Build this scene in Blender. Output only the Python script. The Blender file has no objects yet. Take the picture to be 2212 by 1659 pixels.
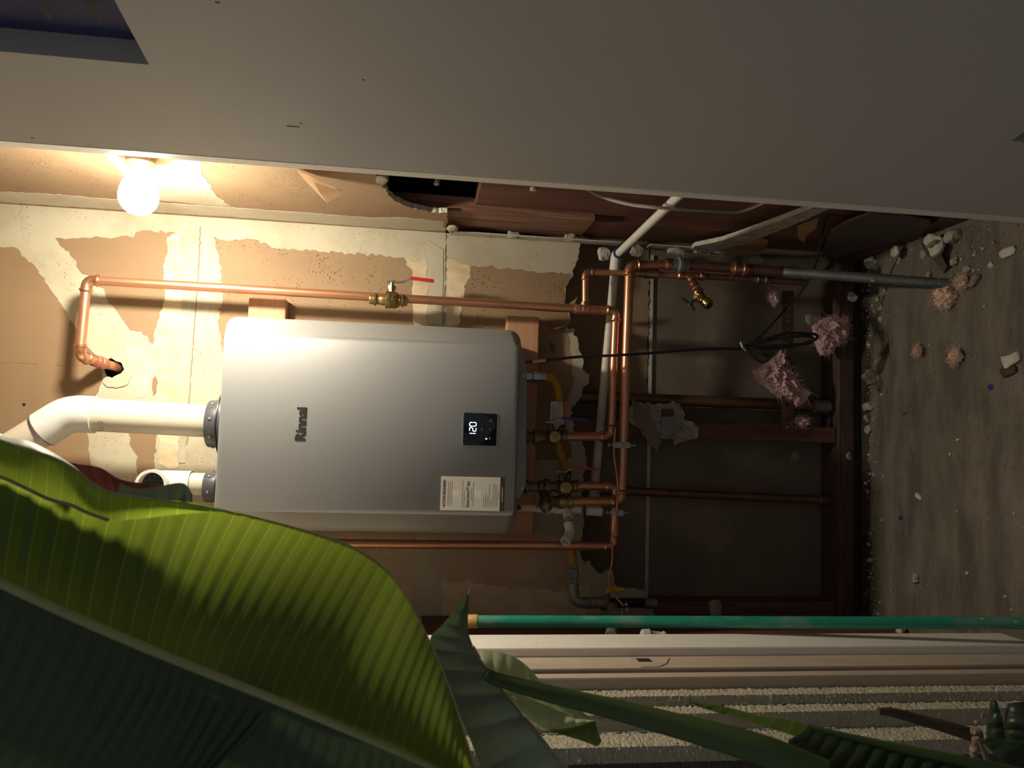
import bpy, bmesh, math, random
from mathutils import Vector, Matrix, noise
from mathutils.geometry import tessellate_polygon
R = random.Random(7)
S = bpy.context.scene
COL = S.collection

# ------------------------------------------------------------------ camera
CAM = Vector((0, -2.03, 1.297)); YAW, PITCH, ROLL, FOC = math.radians(4.16), math.radians(7.49), math.radians(2.3), 1630.0
fw = Vector((math.sin(YAW)*math.cos(PITCH), math.cos(YAW)*math.cos(PITCH), -math.sin(PITCH)))
rt0 = Vector((math.cos(YAW), -math.sin(YAW), 0)); up0 = rt0.cross(fw)
rt = math.cos(ROLL)*rt0 + math.sin(ROLL)*up0; up = -math.sin(ROLL)*rt0 + math.cos(ROLL)*up0
cd = bpy.data.cameras.new('camera'); cam = bpy.data.objects.new('camera', cd); COL.objects.link(cam)
cd.sensor_width = 36; cd.lens = 36*FOC/2212; cd.clip_start = .02
cam.matrix_world = Matrix(((-up.x, rt.x, -fw.x, CAM.x), (-up.y, rt.y, -fw.y, CAM.y), (-up.z, rt.z, -fw.z, CAM.z), (0, 0, 0, 1)))
cd.dof.use_dof = True; cd.dof.focus_distance = 1.75; cd.dof.aperture_fstop = 9
S.camera = cam
# ------------------------------------------------------------------ light and exposure
BULB = Vector((.485, -.45, 1.860)); BULB_E = 570
wd = bpy.data.worlds.new('night'); S.world = wd; wd.use_nodes = True
bg = wd.node_tree.nodes['Background']; bg.inputs[0].default_value = (.95, .97, 1.0, 1); bg.inputs[1].default_value = .10
S.view_settings.view_transform = 'Standard'; S.view_settings.look = 'None'
S.view_settings.exposure = .5; S.view_settings.gamma = 1; S.view_settings.use_curve_mapping = False

# ------------------------------------------------------------------ measuring helpers (photo pixel -> point at a known plane)
def ray(px, py): return fw + (829.5-py)/FOC*rt + (1106-px)/FOC*up
def at(px, py, Y):
    d = ray(px, py); return CAM + d*((Y-CAM.y)/d.y)
def atx(px, py, X):
    d = ray(px, py); return CAM + d*((X-CAM.x)/d.x)
def atz(px, py, Z):
    d = ray(px, py); return CAM + d*((Z-CAM.z)/d.z)
def atd(px, py, D): return CAM + ray(px, py)*D
def V(*a): return Vector(a)

# ------------------------------------------------------------------ materials
MATS = {}
def mat(name, c1, c2=None, scale=12, rough=.6, metal=0, bump=0, bscale=None, stretch=(1, 1, 1), lo=.35, hi=.65, spec=None, speck=None, coat=0, detail=6, c3=None, s3=3, bdist=.002, trans=None, sss=0):
    if name in MATS: return MATS[name]
    m = bpy.data.materials.new(name); m.use_nodes = True; nt = m.node_tree; N = nt.nodes; L = nt.links
    b = N['Principled BSDF']; b.inputs['Roughness'].default_value = rough; b.inputs['Metallic'].default_value = metal
    b.inputs['Coat Weight'].default_value = coat
    if spec is not None: b.inputs['Specular IOR Level'].default_value = spec
    tc = N.new('ShaderNodeTexCoord'); mp = N.new('ShaderNodeMapping'); mp.inputs['Scale'].default_value = stretch
    L.new(tc.outputs['Object'], mp.inputs['Vector'])
    def rgb(c): return (c[0], c[1], c[2], 1)
    def noi(sc, d=detail):
        n = N.new('ShaderNodeTexNoise'); n.inputs['Scale'].default_value = sc; n.inputs['Detail'].default_value = d; n.inputs['Roughness'].default_value = .62
        L.new(mp.outputs[0], n.inputs['Vector']); return n
    def ramp(src, a, z, ca, cz):
        r = N.new('ShaderNodeValToRGB'); r.color_ramp.elements[0].position = a; r.color_ramp.elements[1].position = z
        r.color_ramp.elements[0].color = rgb(ca); r.color_ramp.elements[1].color = rgb(cz); L.new(src, r.inputs[0]); return r
    def mix(fac, A, B):
        x = N.new('ShaderNodeMix'); x.data_type = 'RGBA'; L.new(fac, x.inputs[0])
        for s, v in ((6, A), (7, B)):
            if isinstance(v, tuple): x.inputs[s].default_value = rgb(v)
            else: L.new(v, x.inputs[s])
        return x.outputs[2]
    out = None
    if c2 is not None: out = ramp(noi(scale).outputs[0], lo, hi, c1, c2).outputs[0]
    if c3 is not None:
        f = ramp(noi(s3, 5).outputs[0], .5, .62, (0, 0, 0), (1, 1, 1)).outputs[0]
        out = mix(f, out if out is not None else c1, c3)
    if speck is not None:
        sc, th, scol = speck
        v = N.new('ShaderNodeTexVoronoi'); v.inputs['Scale'].default_value = sc; L.new(mp.outputs[0], v.inputs['Vector'])
        n2 = noi(sc*.08, 3)
        s1 = ramp(v.outputs['Distance'], th*.6, th, (1, 1, 1), (0, 0, 0)).outputs[0]
        s2 = ramp(n2.outputs[0], .45, .6, (0, 0, 0), (1, 1, 1)).outputs[0]
        mu = N.new('ShaderNodeMath'); mu.operation = 'MULTIPLY'; L.new(s1, mu.inputs[0]); L.new(s2, mu.inputs[1])
        out = mix(mu.outputs[0], out if out is not None else c1, scol)
    if out is None: b.inputs['Base Color'].default_value = rgb(c1)
    else: L.new(out, b.inputs['Base Color'])
    if bump:
        bn = N.new('ShaderNodeBump'); bn.inputs['Strength'].default_value = bump; bn.inputs['Distance'].default_value = bdist
        L.new(noi(bscale or scale*4).outputs[0], bn.inputs['Height']); L.new(bn.outputs[0], b.inputs['Normal'])
    if trans is not None:
        t = N.new('ShaderNodeBsdfTranslucent'); t.inputs['Color'].default_value = rgb(trans[0]); ms = N.new('ShaderNodeMixShader'); ms.inputs[0].default_value = trans[1]
        L.new(b.outputs[0], ms.inputs[1]); L.new(t.outputs[0], ms.inputs[2]); L.new(ms.outputs[0], N['Material Output'].inputs[0])
    MATS[name] = m; return m
def emis(name, col, e):
    m = bpy.data.materials.new(name); m.use_nodes = True; b = m.node_tree.nodes['Principled BSDF']
    b.inputs['Base Color'].default_value = (*col, 1); b.inputs['Emission Color'].default_value = (*col, 1); b.inputs['Emission Strength'].default_value = e; return m

COPPER = mat('copper', (.74, .38, .23), (.64, .29, .165), 14, .36, .85, .04, 60, stretch=(1, 1, .3))
COPFIT = mat('copper_fitting', (.70, .37, .23), (.46, .21, .12), 40, .32, .9, .15, 90)
COPOLD = mat('copper_old', (.26, .13, .085), (.15, .085, .06), 25, .5, .75, .2, 80)
COPRED = mat('copper_red_fitting', (.50, .22, .15), (.38, .16, .11), 40, .45, .7, .1)
BRASS = mat('brass', (.46, .34, .14), (.30, .21, .09), 50, .33, .9, .15, 120)
BRASSD = mat('brass_dull', (.24, .17, .10), (.15, .11, .07), 60, .5, .7, .2, 140)
STEEL = mat('zinc_steel', (.5, .5, .47), (.36, .36, .34), 60, .35, .9, .1)
GALV = mat('galvanised_grey', (.20, .21, .19), (.32, .33, .30), 30, .55, .6, .2)
GREYPIPE = mat('weathered_grey_pipe', (.10, .115, .11), (.24, .25, .235), 18, .5, .55, .3, 60, stretch=(1, 1, .25))
IRON = mat('black_iron', (.022, .02, .018), (.05, .042, .035), 40, .45, .5, .2)
PIPEDOPE = mat('blue_pipe_dope', (.10, .12, .17), (.16, .17, .2), 50, .6)
PVC = mat('white_pvc', (.68, .665, .62), (.62, .60, .545), 10, .35, 0, .03)
PVCY = mat('aged_pvc', (.62, .57, .46), (.55, .485, .375), 14, .42, 0, .05, stretch=(1, 1, .2))
PVCD = mat('dusty_pvc', (.60, .56, .48), (.40, .36, .30), 22, .5, 0, .1, lo=.45, hi=.75)
GREYPL = mat('grey_plastic', (.30, .27, .24), (.26, .23, .2), 20, .5)
RED = mat('red_vinyl', (.55, .022, .03), (.5, .02, .025), 30, .32)
BLUE = mat('blue_vinyl', (.02, .05, .22), (.02, .04, .17), 30, .35)
YEL = mat('yellow_vinyl', (.75, .46, .02), (.68, .40, .02), 30, .4)
YHOSE = mat('yellow_hose', (.55, .31, .02), (.45, .25, .02), 20, .45)
BLACK = mat('black_rubber', (.012, .012, .013), (.02, .02, .02), 30, .4)
CORD = mat('black_cord', (.012, .012, .012), (.022, .022, .022), 60, .33)
GREENP = mat('green_paint', (.014, .05, .035), (.01, .04, .03), 30, .3)
DKGREY = mat('dark_grey_plastic', (.055, .057, .065), (.07, .07, .075), 20, .35)
SILVER = mat('silver_paint', (.42, .42, .415), (.39, .39, .385), 900, .42, .45, .03, 1500, detail=2)
SILVERD = mat('housing_grey', (.30, .30, .29), (.26, .26, .25), 30, .5, .5)
MUD = mat('joint_compound', (.47, .43, .325), (.435, .39, .287), 5, .85, 0, .25, 40, c3=(.40, .347, .247), s3=5, speck=(130, .2, (.14, .10, .06)))
MUDS = mat('thin_mud_smear', (.70, .60, .43), (.55, .40, .24), 26, .85, 0, .3, 70, stretch=(1, 1, .5), speck=(150, .16, (.2, .12, .06)))
PAPER = mat('drywall_paper', (.275, .18, .099), (.245, .156, .084), 4, .8, 0, .12, 60, speck=(190, .1, (.28, .16, .08)))
PAPERM = mat('drywall_paper_spotted', (.292, .195, .11), (.258, .168, .091), 7, .8, 0, .12, 60, speck=(120, .30, (.10, .06, .03)))
PAPERD = mat('drywall_paper_dusky', (.52, .39, .27), (.42, .305, .20), 9, .82, 0, .15, 60, speck=(150, .2, (.15, .08, .04)))
GYP = mat('gypsum', (.70, .66, .56), (.56, .50, .40), 50, .95, 0, .9, 90, bdist=.006)
GYPD = mat('dirty_gypsum', (.46, .41, .33), (.30, .25, .19), 45, .95, 0, .9, 90, bdist=.006)
TORN = mat('torn_paper', (.48, .31, .17), (.38, .235, .125), 18, .85, 0, .3, 80, trans=((.4, .25, .12), .2))
TORND = mat('torn_paper_grey', (.24, .20, .15), (.17, .13, .10), 18, .85, 0, .3, 80)
REDWOOD = mat('redwood_stud', (.17, .066, .042), (.09, .038, .027), 14, .7, 0, .4, 40, stretch=(6, 6, .35))
REDWOODL = mat('redwood_stud_worn', (.33, .17, .105), (.13, .06, .04), 12, .7, 0, .4, 40, stretch=(7, 7, .3))
DARKWOOD = mat('dark_sill_wood', (.115, .062, .038), (.05, .03, .022), 14, .75, 0, .5, 40, stretch=(.5, 6, 6))
PINE = mat('new_pine', (.56, .30, .165), (.47, .235, .125), 10, .6, 0, .15, 50, stretch=(.35, 8, 8))
CAVITY = mat('cavity_board', (.21, .165, .125), (.155, .12, .09), 5, .85, 0, .2, 50, c3=(.25, .20, .15), s3=3)
CAVITYT = mat('cavity_board_tan', (.30, .21, .125), (.24, .165, .10), 7, .85, 0, .2, 50)
SEAM = mat('seam_strip', (.58, .53, .44), (.46, .41, .33), 30, .7)
FLOORM = mat('concrete', (.20, .17, .135), (.125, .104, .080), 9, .8, 0, .5, 60, stretch=(.6, 2.0, 1), c3=(.105, .087, .067), s3=6, speck=(140, .17, (.42, .37, .29)))
DIRT = mat('dark_dirt', (.03, .024, .018), (.055, .044, .032), 40, .95, 0, .8, 120)
CRUMB = mat('plaster_crumb', (.52, .46, .36), (.28, .235, .175), 9, .95)
WHITEP = mat('white_door_paint', (.53, .515, .49), (.505, .49, .465), 3, .45, 0, .03, 30, speck=(26, .045, (.22, .19, .16)))
JAMBP = mat('white_jamb_paint', (.90, .86, .78), (.85, .80, .71), 6, .5, 0, .1, 40, stretch=(3, 3, .5), speck=(60, .12, (.22, .11, .06)))
BEIGE = mat('beige_trim_paint', (.58, .465, .35), (.51, .405, .30), 6, .6, 0, .1, 40, stretch=(3, 3, .6), c3=(.46, .39, .31), s3=9)
STUCCO = mat('stucco', (.82, .74, .55), (.74, .66, .48), 40, .95, 0, 1.0, 230, bdist=.010)
STUCCO_SHADE = mat('stucco_shade', (.13, .122, .10), (.10, .095, .08), 20, .95, 0, 1.0, 150, bdist=.01)  # darker copy of the stucco, wall shade put into its colour
GREENH = mat('green_handle', (.02, .30, .205), (.016, .24, .165), 12, .35, 0, .06, c3=(.12, .30, .22), s3=14, speck=(60, .16, (.6, .55, .45)), stretch=(1, 1, .5))
YELC = mat('ochre_sleeve', (.55, .34, .10), (.48, .28, .08), 20, .5)
PINK = mat('pink_insulation', (.92, .66, .64), (.80, .50, .49), 22, .95, 0, .8, 60, bdist=.006, trans=((.6, .3, .28), .25))
PEACH = mat('peach_insulation', (.86, .62, .48), (.74, .50, .37), 22, .95, 0, .8, 60, bdist=.006)
STRAP = mat('rusty_strap', (.14, .075, .045), (.065, .036, .024), 30, .65, .4, .4)
WHITECORD = mat('white_cable', (.52, .47, .40), (.46, .41, .34), 20, .5)
IVORY = mat('ivory_porcelain', (.72, .50, .24), (.66, .44, .2), 20, .35)
LOGOG = mat('logo_charcoal', (.035, .033, .033), rough=.4)
GLASSB = mat('black_glass', (.004, .005, .009), rough=.08, coat=.3)
STICK = mat('sticker_paper', (.66, .62, .55), (.63, .59, .52), 30, .6)
STICKD = mat('sticker_band', (.035, .03, .026), rough=.5)
INK = mat('ink', (.05, .05, .05), rough=.6)
INKG = mat('grey_ink', (.25, .235, .21), rough=.6)
ORANGE = mat('orange_tag', (.50, .16, .06), rough=.6)
VENTB = mat('added_vent_backing', (.035, .045, .13), (.055, .06, .15), 8, .5)
SLAT = mat('vent_slat', (.12, .10, .085), (.09, .075, .065), 5, .6)
BLUEF = mat('blue_paint_fleck', (.02, .03, .22), rough=.5)
MAROON = mat('leaf_maroon', (.07, .028, .026), (.04, .018, .018), 12, .45, trans=((.2, .04, .03), .25))
DRYLEAF = mat('dry_leaf_edge', (.36, .24, .14), (.24, .14, .08), 40, .8)
STALK = mat('brown_stalk', (.085, .05, .033), (.05, .03, .022), 18, .7, 0, .3)
PETI = mat('green_petiole', (.070, .115, .022), (.05, .085, .018), 10, .42, stretch=(1, 1, .3), trans=((.2, .3, .05), .12))

# ------------------------------------------------------------------ object helpers
def link(name, me, parent=None):
    o = bpy.data.objects.new(name, me); COL.objects.link(o); return o
def obj(name, bm, m, parent=None, smooth=True, label=None):
    me = bpy.data.meshes.new(name)
    bmesh.ops.recalc_face_normals(bm, faces=bm.faces)
    lo = Vector((1e9,)*3); hi = -lo
    for v in bm.verts:
        for i in range(3): lo[i] = min(lo[i], v.co[i]); hi[i] = max(hi[i], v.co[i])
    c = Vector(((lo.x+hi.x)/2, (lo.y+hi.y)/2, lo.z))
    bmesh.ops.translate(bm, verts=bm.verts, vec=-c)
    bm.to_mesh(me); bm.free()
    for k in (m if isinstance(m, (list, tuple)) else [m]): me.materials.append(k)
    if smooth:
        for p in me.polygons: p.use_smooth = True
        try: me.set_sharp_from_angle(angle=math.radians(38))
        except Exception: pass
    o = link(name, me)
    if parent:
        o.parent = parent
        w = Vector((0, 0, 0)); q = parent
        while q: w += q.location; q = q.parent
        o.location = c-w
    else: o.location = c
    if label: o['label'] = label
    return o
def tag(o, label, cat, group=None):
    o['label'] = label; o['category'] = cat
    if group: o['group'] = group
    return o
def thing(name, label, cat, loc, group=None):
    o = bpy.data.objects.new(name, None); COL.objects.link(o); o.location = loc; o.empty_display_size = .03
    return tag(o, label, cat, group)
def struct(o): o['kind'] = 'structure'; return o
def B(): return bmesh.new()

def sweep(bm, pts, rad, n=14, cap=True, mi=0, sx=1.0):
    pts = [Vector(p) for p in pts]; k = len(pts)
    rad = [rad]*k if isinstance(rad, (int, float)) else rad
    T = []
    for i in range(k):
        d = pts[min(i+1, k-1)]-pts[max(i-1, 0)]
        T.append(d.normalized() if d.length > 1e-9 else (T[-1] if T else V(0, 0, 1)))
    a = V(0, 0, 1) if abs(T[0].z) < .9 else V(1, 0, 0)
    nrm = (a-T[0]*a.dot(T[0])).normalized(); rings = []
    for i in range(k):
        nrm = (nrm-T[i]*nrm.dot(T[i])).normalized(); bn = T[i].cross(nrm)
        rings.append([bm.verts.new(pts[i]+(nrm*math.cos(2*math.pi*j/n)*sx+bn*math.sin(2*math.pi*j/n))*rad[i]) for j in range(n)])
    for i in range(k-1):
        for j in range(n):
            f = bm.faces.new((rings[i][j], rings[i][(j+1) % n], rings[i+1][(j+1) % n], rings[i+1][j])); f.material_index = mi
    if cap:
        for r_, s in ((rings[0], 1), (rings[-1], -1)):
            f = bm.faces.new(r_[::s]); f.material_index = mi
    return rings
def lathe(bm, p, axis, prof, n=20, mi=0, cap=True):
    axis = Vector(axis).normalized(); p = Vector(p); a = V(0, 0, 1) if abs(axis.z) < .9 else V(1, 0, 0)
    u = (a-axis*a.dot(axis)).normalized(); w = axis.cross(u)
    rings = [[bm.verts.new(p+axis*t+(u*math.cos(2*math.pi*j/n)+w*math.sin(2*math.pi*j/n))*max(r, 1e-5)) for j in range(n)] for t, r in prof]
    for i in range(len(rings)-1):
        for j in range(n): bm.faces.new((rings[i][j], rings[i][(j+1) % n], rings[i+1][(j+1) % n], rings[i+1][j])).material_index = mi
    if cap:
        bm.faces.new(rings[0]).material_index = mi; bm.faces.new(rings[-1][::-1]).material_index = mi
    return rings
def mouth(bm, ring, inward, k, depth):
    c = sum((v.co for v in ring), V(0, 0, 0))/len(ring); n = len(ring)
    r1_ = [bm.verts.new(c+(v.co-c)*k) for v in ring]; r2_ = [bm.verts.new(c+(v.co-c)*k*.97+Vector(inward)*depth) for v in ring]
    for a_, c_ in ((ring, r1_), (r1_, r2_)):
        for j in range(n): bm.faces.new((a_[j], a_[(j+1) % n], c_[(j+1) % n], c_[j]))
def lin(a, b, t): return Vector(a)*(1-t)+Vector(b)*t
def fillet(pts, a, k=7):
    pts = [Vector(p) for p in pts]; out = [pts[0]]
    for i in range(1, len(pts)-1):
        p0, p1, p2 = pts[i-1:i+2]; d1 = (p0-p1); d2 = (p2-p1); q = min(a, d1.length*.49, d2.length*.49)
        A = p1+d1.normalized()*q; C = p1+d2.normalized()*q
        for j in range(k+1):
            t = j/k; out.append(A*(1-t)**2+p1*2*t*(1-t)+C*t*t)
    out.append(pts[-1]); return out
def spline(pts, k=8):
    pts = [Vector(p) for p in pts]; P = [pts[0]*2-pts[1]]+pts+[pts[-1]*2-pts[-2]]; out = []
    for i in range(1, len(P)-2):
        a, b, c, d = P[i-1:i+3]
        for j in range(k):
            t = j/k; out.append(.5*((2*b)+(c-a)*t+(2*a-5*b+4*c-d)*t*t+(3*b-a-3*c+d)*t**3))
    out.append(pts[-1]); return out
def box(bm, x0, x1, y0, y1, z0, z1, mi=0, bev=0):
    vs = [bm.verts.new(c) for c in ((x0, y0, z0), (x1, y0, z0), (x1, y1, z0), (x0, y1, z0), (x0, y0, z1), (x1, y0, z1), (x1, y1, z1), (x0, y1, z1))]
    fs = [bm.faces.new([vs[i] for i in q]) for q in ((0, 3, 2, 1), (4, 5, 6, 7), (0, 1, 5, 4), (1, 2, 6, 5), (2, 3, 7, 6), (3, 0, 4, 7))]
    for f in fs: f.material_index = mi
    if bev: bmesh.ops.bevel(bm, geom=list({e for f in fs for e in f.edges}), offset=bev, segments=2, affect='EDGES', profile=.5)
def obox(bm, p, ex, ey, ez, mi=0):
    p, ex, ey, ez = map(Vector, (p, ex, ey, ez))
    vs = [bm.verts.new(p+ex*a+ey*b+ez*c) for a, b, c in ((-1, -1, -1), (1, -1, -1), (1, 1, -1), (-1, 1, -1), (-1, -1, 1), (1, -1, 1), (1, 1, 1), (-1, 1, 1))]
    for q in ((0, 3, 2, 1), (4, 5, 6, 7), (0, 1, 5, 4), (1, 2, 6, 5), (2, 3, 7, 6), (3, 0, 4, 7)):
        f = bm.faces.new([vs[i] for i in q]); f.material_index = mi
def plate(bm, loops, vec, side_mi=0, back_mi=0, front_mi=0):
    """polygon with holes (3D loops, planar) given thickness vec"""
    vec = Vector(vec); flat = [Vector(p) for l in loops for p in l]
    tris = tessellate_polygon([[Vector(p) for p in l] for l in loops])
    A = [bm.verts.new(p) for p in flat]; C = [bm.verts.new(p+vec) for p in flat]
    for t in tris:
        try:
            f = bm.faces.new([A[i] for i in t]); f.material_index = front_mi
            f = bm.faces.new([C[i] for i in reversed(t)]); f.material_index = back_mi
        except ValueError: pass
    o = 0
    for l in loops:
        k = len(l)
        for i in range(k):
            j = (i+1) % k
            try:
                f = bm.faces.new((A[o+i], A[o+j], C[o+j], C[o+i])); f.material_index = side_mi
            except ValueError: pass
        o += k
def rough(pts, amp, step, closed=True, rnd=R):
    out = []; k = len(pts)
    for i in range(k if closed else k-1):
        a = Vector(pts[i]); b = Vector(pts[(i+1) % k]); d = b-a; m = max(1, int(d.length/step)); out.append(a)
        for j in range(1, m):
            n_ = Vector((rnd.gauss(0, 1), rnd.gauss(0, 1), rnd.gauss(0, 1))) if len(a) == 3 else Vector((rnd.gauss(0, 1), rnd.gauss(0, 1)))
            out.append(a+d*(j/m)+n_*amp)
    if not closed: out.append(Vector(pts[-1]))
    return out
def P2(pts): return [Vector((a, b)) for a, b in pts]
def chunk(bm, p, sx, sy, sz, rz=0, rx=0, jit=.28, sub=1, rnd=R, mi=0):
    r_ = bmesh.ops.create_icosphere(bm, subdivisions=sub, radius=1); M = Matrix.Rotation(rz, 3, 'Z') @ Matrix.Rotation(rx, 3, 'X')
    for v in r_['verts']:
        q = v.co*(1+rnd.uniform(-jit, jit)); q = Vector([math.copysign(abs(c)**.7, c) for c in q])
        v.co = Vector(p)+M @ Vector((q.x*sx, q.y*sy, q.z*sz))
    for v in r_['verts']:
        for f in v.link_faces: f.material_index = mi

# ================================================================== THE SETTING
XL, XR = -.471, .553          # closet side walls
# --- floor
b = B(); nx, ny = 30, 40
G = [[b.verts.new((-2.6+5.2*i/nx, -3.2+3.35*j/ny, .0015*noise.noise(V(i*.7, j*.7, 0)))) for j in range(ny+1)] for i in range(nx+1)]
for i in range(nx):
    for j in range(ny): b.faces.new((G[i][j], G[i+1][j], G[i+1][j+1], G[i][j+1]))
floor = struct(obj('floor', b, FLOORM)); floor['label'] = 'brown trowelled concrete floor of the closet strewn with plaster dust'
# --- back wall drywall with torn lower edge
torn = [(1253, 527), (1252, 543), (1246, 564), (1239, 581), (1237, 598), (1229, 607), (1227, 614), (1222, 620), (1222, 635), (1220, 658), (1226, 672), (1230, 681), (1233, 695), (1224, 707), (1243, 712), (1239, 724), (1248, 732), (1250, 744), (1256, 765), (1261, 783), (1258, 794), (1274, 812), (1272, 827), (1259, 841), (1252, 859), (1243, 875), (1233, 885), (1232, 899), (1240, 914), (1239, 935), (1259, 957), (1264, 979), (1269, 999), (1262, 1020), (1258, 1060), (1262, 1110), (1258, 1150), (1253, 1199), (1264, 1221), (1270, 1212), (1285, 1229), (1301, 1240), (1318, 1230), (1325, 1241), (1327, 1258), (1334, 1269), (1360, 1272), (1392, 1276), (1398, 1285), (1415, 1312), (1413, 1328), (1413, 1345)]
tw = [at(x, y, 0) for x, y in torn]; tw = [V(p.x, 0, p.z) for p in tw]
tw[0].x = XR
tw = rough(tw, .0022, .006, closed=False)
for p in tw: p.y = 0
tw = [p for p in tw if p.x > XL+.002]
outer = [V(XL, 0, 2.62), V(XR, 0, 2.62), V(XR, 0, tw[0].z)]+tw[1:]+[V(XL, 0, tw[-1].z)]
hole = [(224, 806), (221, 795), (228, 778), (240, 773), (250, 780), (262, 783), (268, 798), (262, 806), (248, 812), (234, 822)]
hl = [at(x, y, 0) for x, y in hole]
b = B(); plate(b, [outer, hl[::-1]], (0, .013, 0), side_mi=1)
wall_back = struct(obj('wall_back', b, [MUD, GYP], smooth=False)); wall_back['label'] = 'patched drywall behind the heater with torn lower edge'
def patch(name, pts, m, amp=2.0, step=7, lift=.0006, Y=0):
    q = rough(P2(pts), amp, step); b = B(); plate(b, [[at(p[0], p[1], Y-lift) for p in q]], (0, lift, 0)); return obj(name, b, m, wall_back, smooth=False)
patch('bare_paper_patch', [(-60, 534), (20, 534), (38, 537), (46, 552), (61, 565), (76, 575), (91, 597), (109, 625), (132, 656), (147, 681), (165, 711), (187, 750), (213, 772), (219, 790), (222, 822), (213, 846), (203, 861), (195, 890), (187, 934), (192, 952), (190, 972), (195, 995), (200, 1030), (192, 1150), (190, 1330), (-90, 1330)], PAPER, 1.6)
patch('bare_paper_patch', [(119, 515), (127, 524), (142, 542), (157, 557), (165, 575), (177, 592), (197, 598), (223, 623), (235, 656), (253, 673), (263, 689), (276, 706), (281, 714), (304, 716), (319, 727), (329, 744), (332, 724), (339, 704), (347, 673), (357, 643), (354, 582), (362, 542), (367, 509), (385, 501), (304, 499), (294, 501), (289, 511), (268, 509), (253, 513)], PAPER, 1.8)
patch('bare_paper_patch', [(463, 511), (478, 517), (500, 520), (533, 515), (571, 523), (586, 535), (703, 544), (829, 553), (872, 556), (875, 571), (890, 581), (890, 629), (895, 700), (905, 760), (480, 760), (472, 690), (480, 640), (478, 590), (470, 545)], PAPERM, 2)
patch('bare_paper_patch', [(1018, 575), (1056, 574), (1091, 580), (1180, 589), (1233, 591), (1235, 599), (1226, 607), (1220, 620), (1219, 658), (1227, 681), (1228, 700), (1221, 710), (1232, 740), (1235, 780), (1240, 830), (1220, 880), (1225, 930), (1240, 990), (985, 1010), (992, 684), (1000, 643), (1003, 618), (1015, 598)], PAPERM, 2)
patch('bare_paper_patch', [(278, 934), (339, 934), (337, 957), (332, 982), (334, 1010), (330, 1060), (304, 1060), (299, 1028), (294, 997), (291, 977), (281, 962)], PAPER, 1.6)
patch('bare_paper_patch', [(330, 818), (336, 812), (341, 828), (338, 848), (331, 856), (328, 838)], PAPER, 1)
patch('bare_paper_patch', [(640, 1150), (900, 1150), (898, 1195), (893, 1250), (900, 1290), (906, 1322), (700, 1322), (640, 1190)], PAPERD, 2)
patch('bare_paper_patch', [(948, 1150), (1080, 1150), (1225, 1155), (1240, 1200), (1256, 1225), (1265, 1262), (1225, 1278), (1090, 1266), (985, 1258), (968, 1262), (950, 1240), (955, 1205)], PAPERD, 3)
patch('mud_smear', [(955, 1235), (1100, 1250), (1230, 1255), (1275, 1270), (1300, 1325), (1080, 1330), (955, 1330)], MUDS, 3, lift=.0004)
patch('mud_smear', [(362, 512), (389, 506), (391, 560), (394, 640), (392, 730), (386, 760), (372, 720), (352, 742), (336, 760), (335, 730), (344, 690), (356, 650), (354, 585)], MUDS, 2, lift=.0009)
patch('mud_smear', [(880, 560), (922, 560), (924, 640), (922, 720), (905, 760), (894, 700), (890, 629), (892, 585)], MUDS, 2, lift=.0009)
patch('mud_smear', [(968, 560), (1015, 574), (1016, 598), (1003, 618), (1000, 645), (992, 700), (966, 705)], MUDS, 2, lift=.0009)
patch('mud_smear', [(345, 800), (383, 790), (385, 860), (384, 1010), (362, 1012), (342, 1000), (346, 930), (352, 870)], MUDS, 2, lift=.0009)
patch('mud_smear', [(265, 735), (300, 735), (322, 750), (340, 790), (325, 815), (318, 850), (296, 860), (280, 820), (272, 780)], MUDS, 2, lift=.0009)
# taped joints: slightly proud ridge strips and a crack line
for pts in ([(396, 505), (424, 503), (415, 640), (408, 820), (400, 1000), (385, 1000), (392, 760)], [(440, 505), (455, 508), (452, 690), (436, 690)], [(926, 520), (958, 540), (955, 700), (925, 700)]):
    patch('joint_tape', pts, MUD, .5, 12, .0014)
for pts, w in (([(433, 490), (430, 560), (425, 640), (419, 720), (413, 800), (408, 880), (404, 960)], .0012), ([(0, 784), (60, 785), (120, 789), (180, 790)], .0007), ([(963, 505), (962, 600), (958, 700)], .0010)):
    b = B(); sweep(b, rough([at(x, y, -.0004) for x, y in pts], .0008, .008, False), w, 5); obj('crack', b, mat('crack_line', (.22, .16, .09), rough=.9), wall_back)
b = B(); lathe(b, at(52, 874, .0002), (0, -1, 0), [(0, .004), (.001, .004)], 10); obj('screw_hole', b, IRON, wall_back)
# mud dab ring round the wall hole
patch('mud_dab', [(228, 815), (248, 815), (270, 806), (286, 812), (272, 832), (250, 838), (232, 836), (222, 826)], MUD, 1, 6, .003)
# --- rear board of the stud bay
b = B(); box(b, XL-.05, XR+.12, .100, .112, 0, 2.64); cav = struct(obj('wall_cavity_back', b, CAVITY, smooth=False)); cav['label'] = 'dusty brown board at the back of the opened stud bay'
b = B(); p0 = at(1345, 595, .0995); p1 = at(1396, 850, .0995); box(b, p1.x, XR+.05, .0975, .0995, p1.z, 1.2); obj('tan_board', b, CAVITYT, cav, smooth=False)
b = B(); z = at(1400, 900, .097).z; box(b, XL, XR, .0935, .0997, z-.008, z+.002); obj('seam_strip', b, SEAM, cav, smooth=False)
b = B(); sweep(b, rough([V(.075, .0965, z+.005), V(XR, .0965, z+.005)], .0015, .01, False), .0028, 5); obj('seam_gap', b, IRON, cav)
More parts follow.
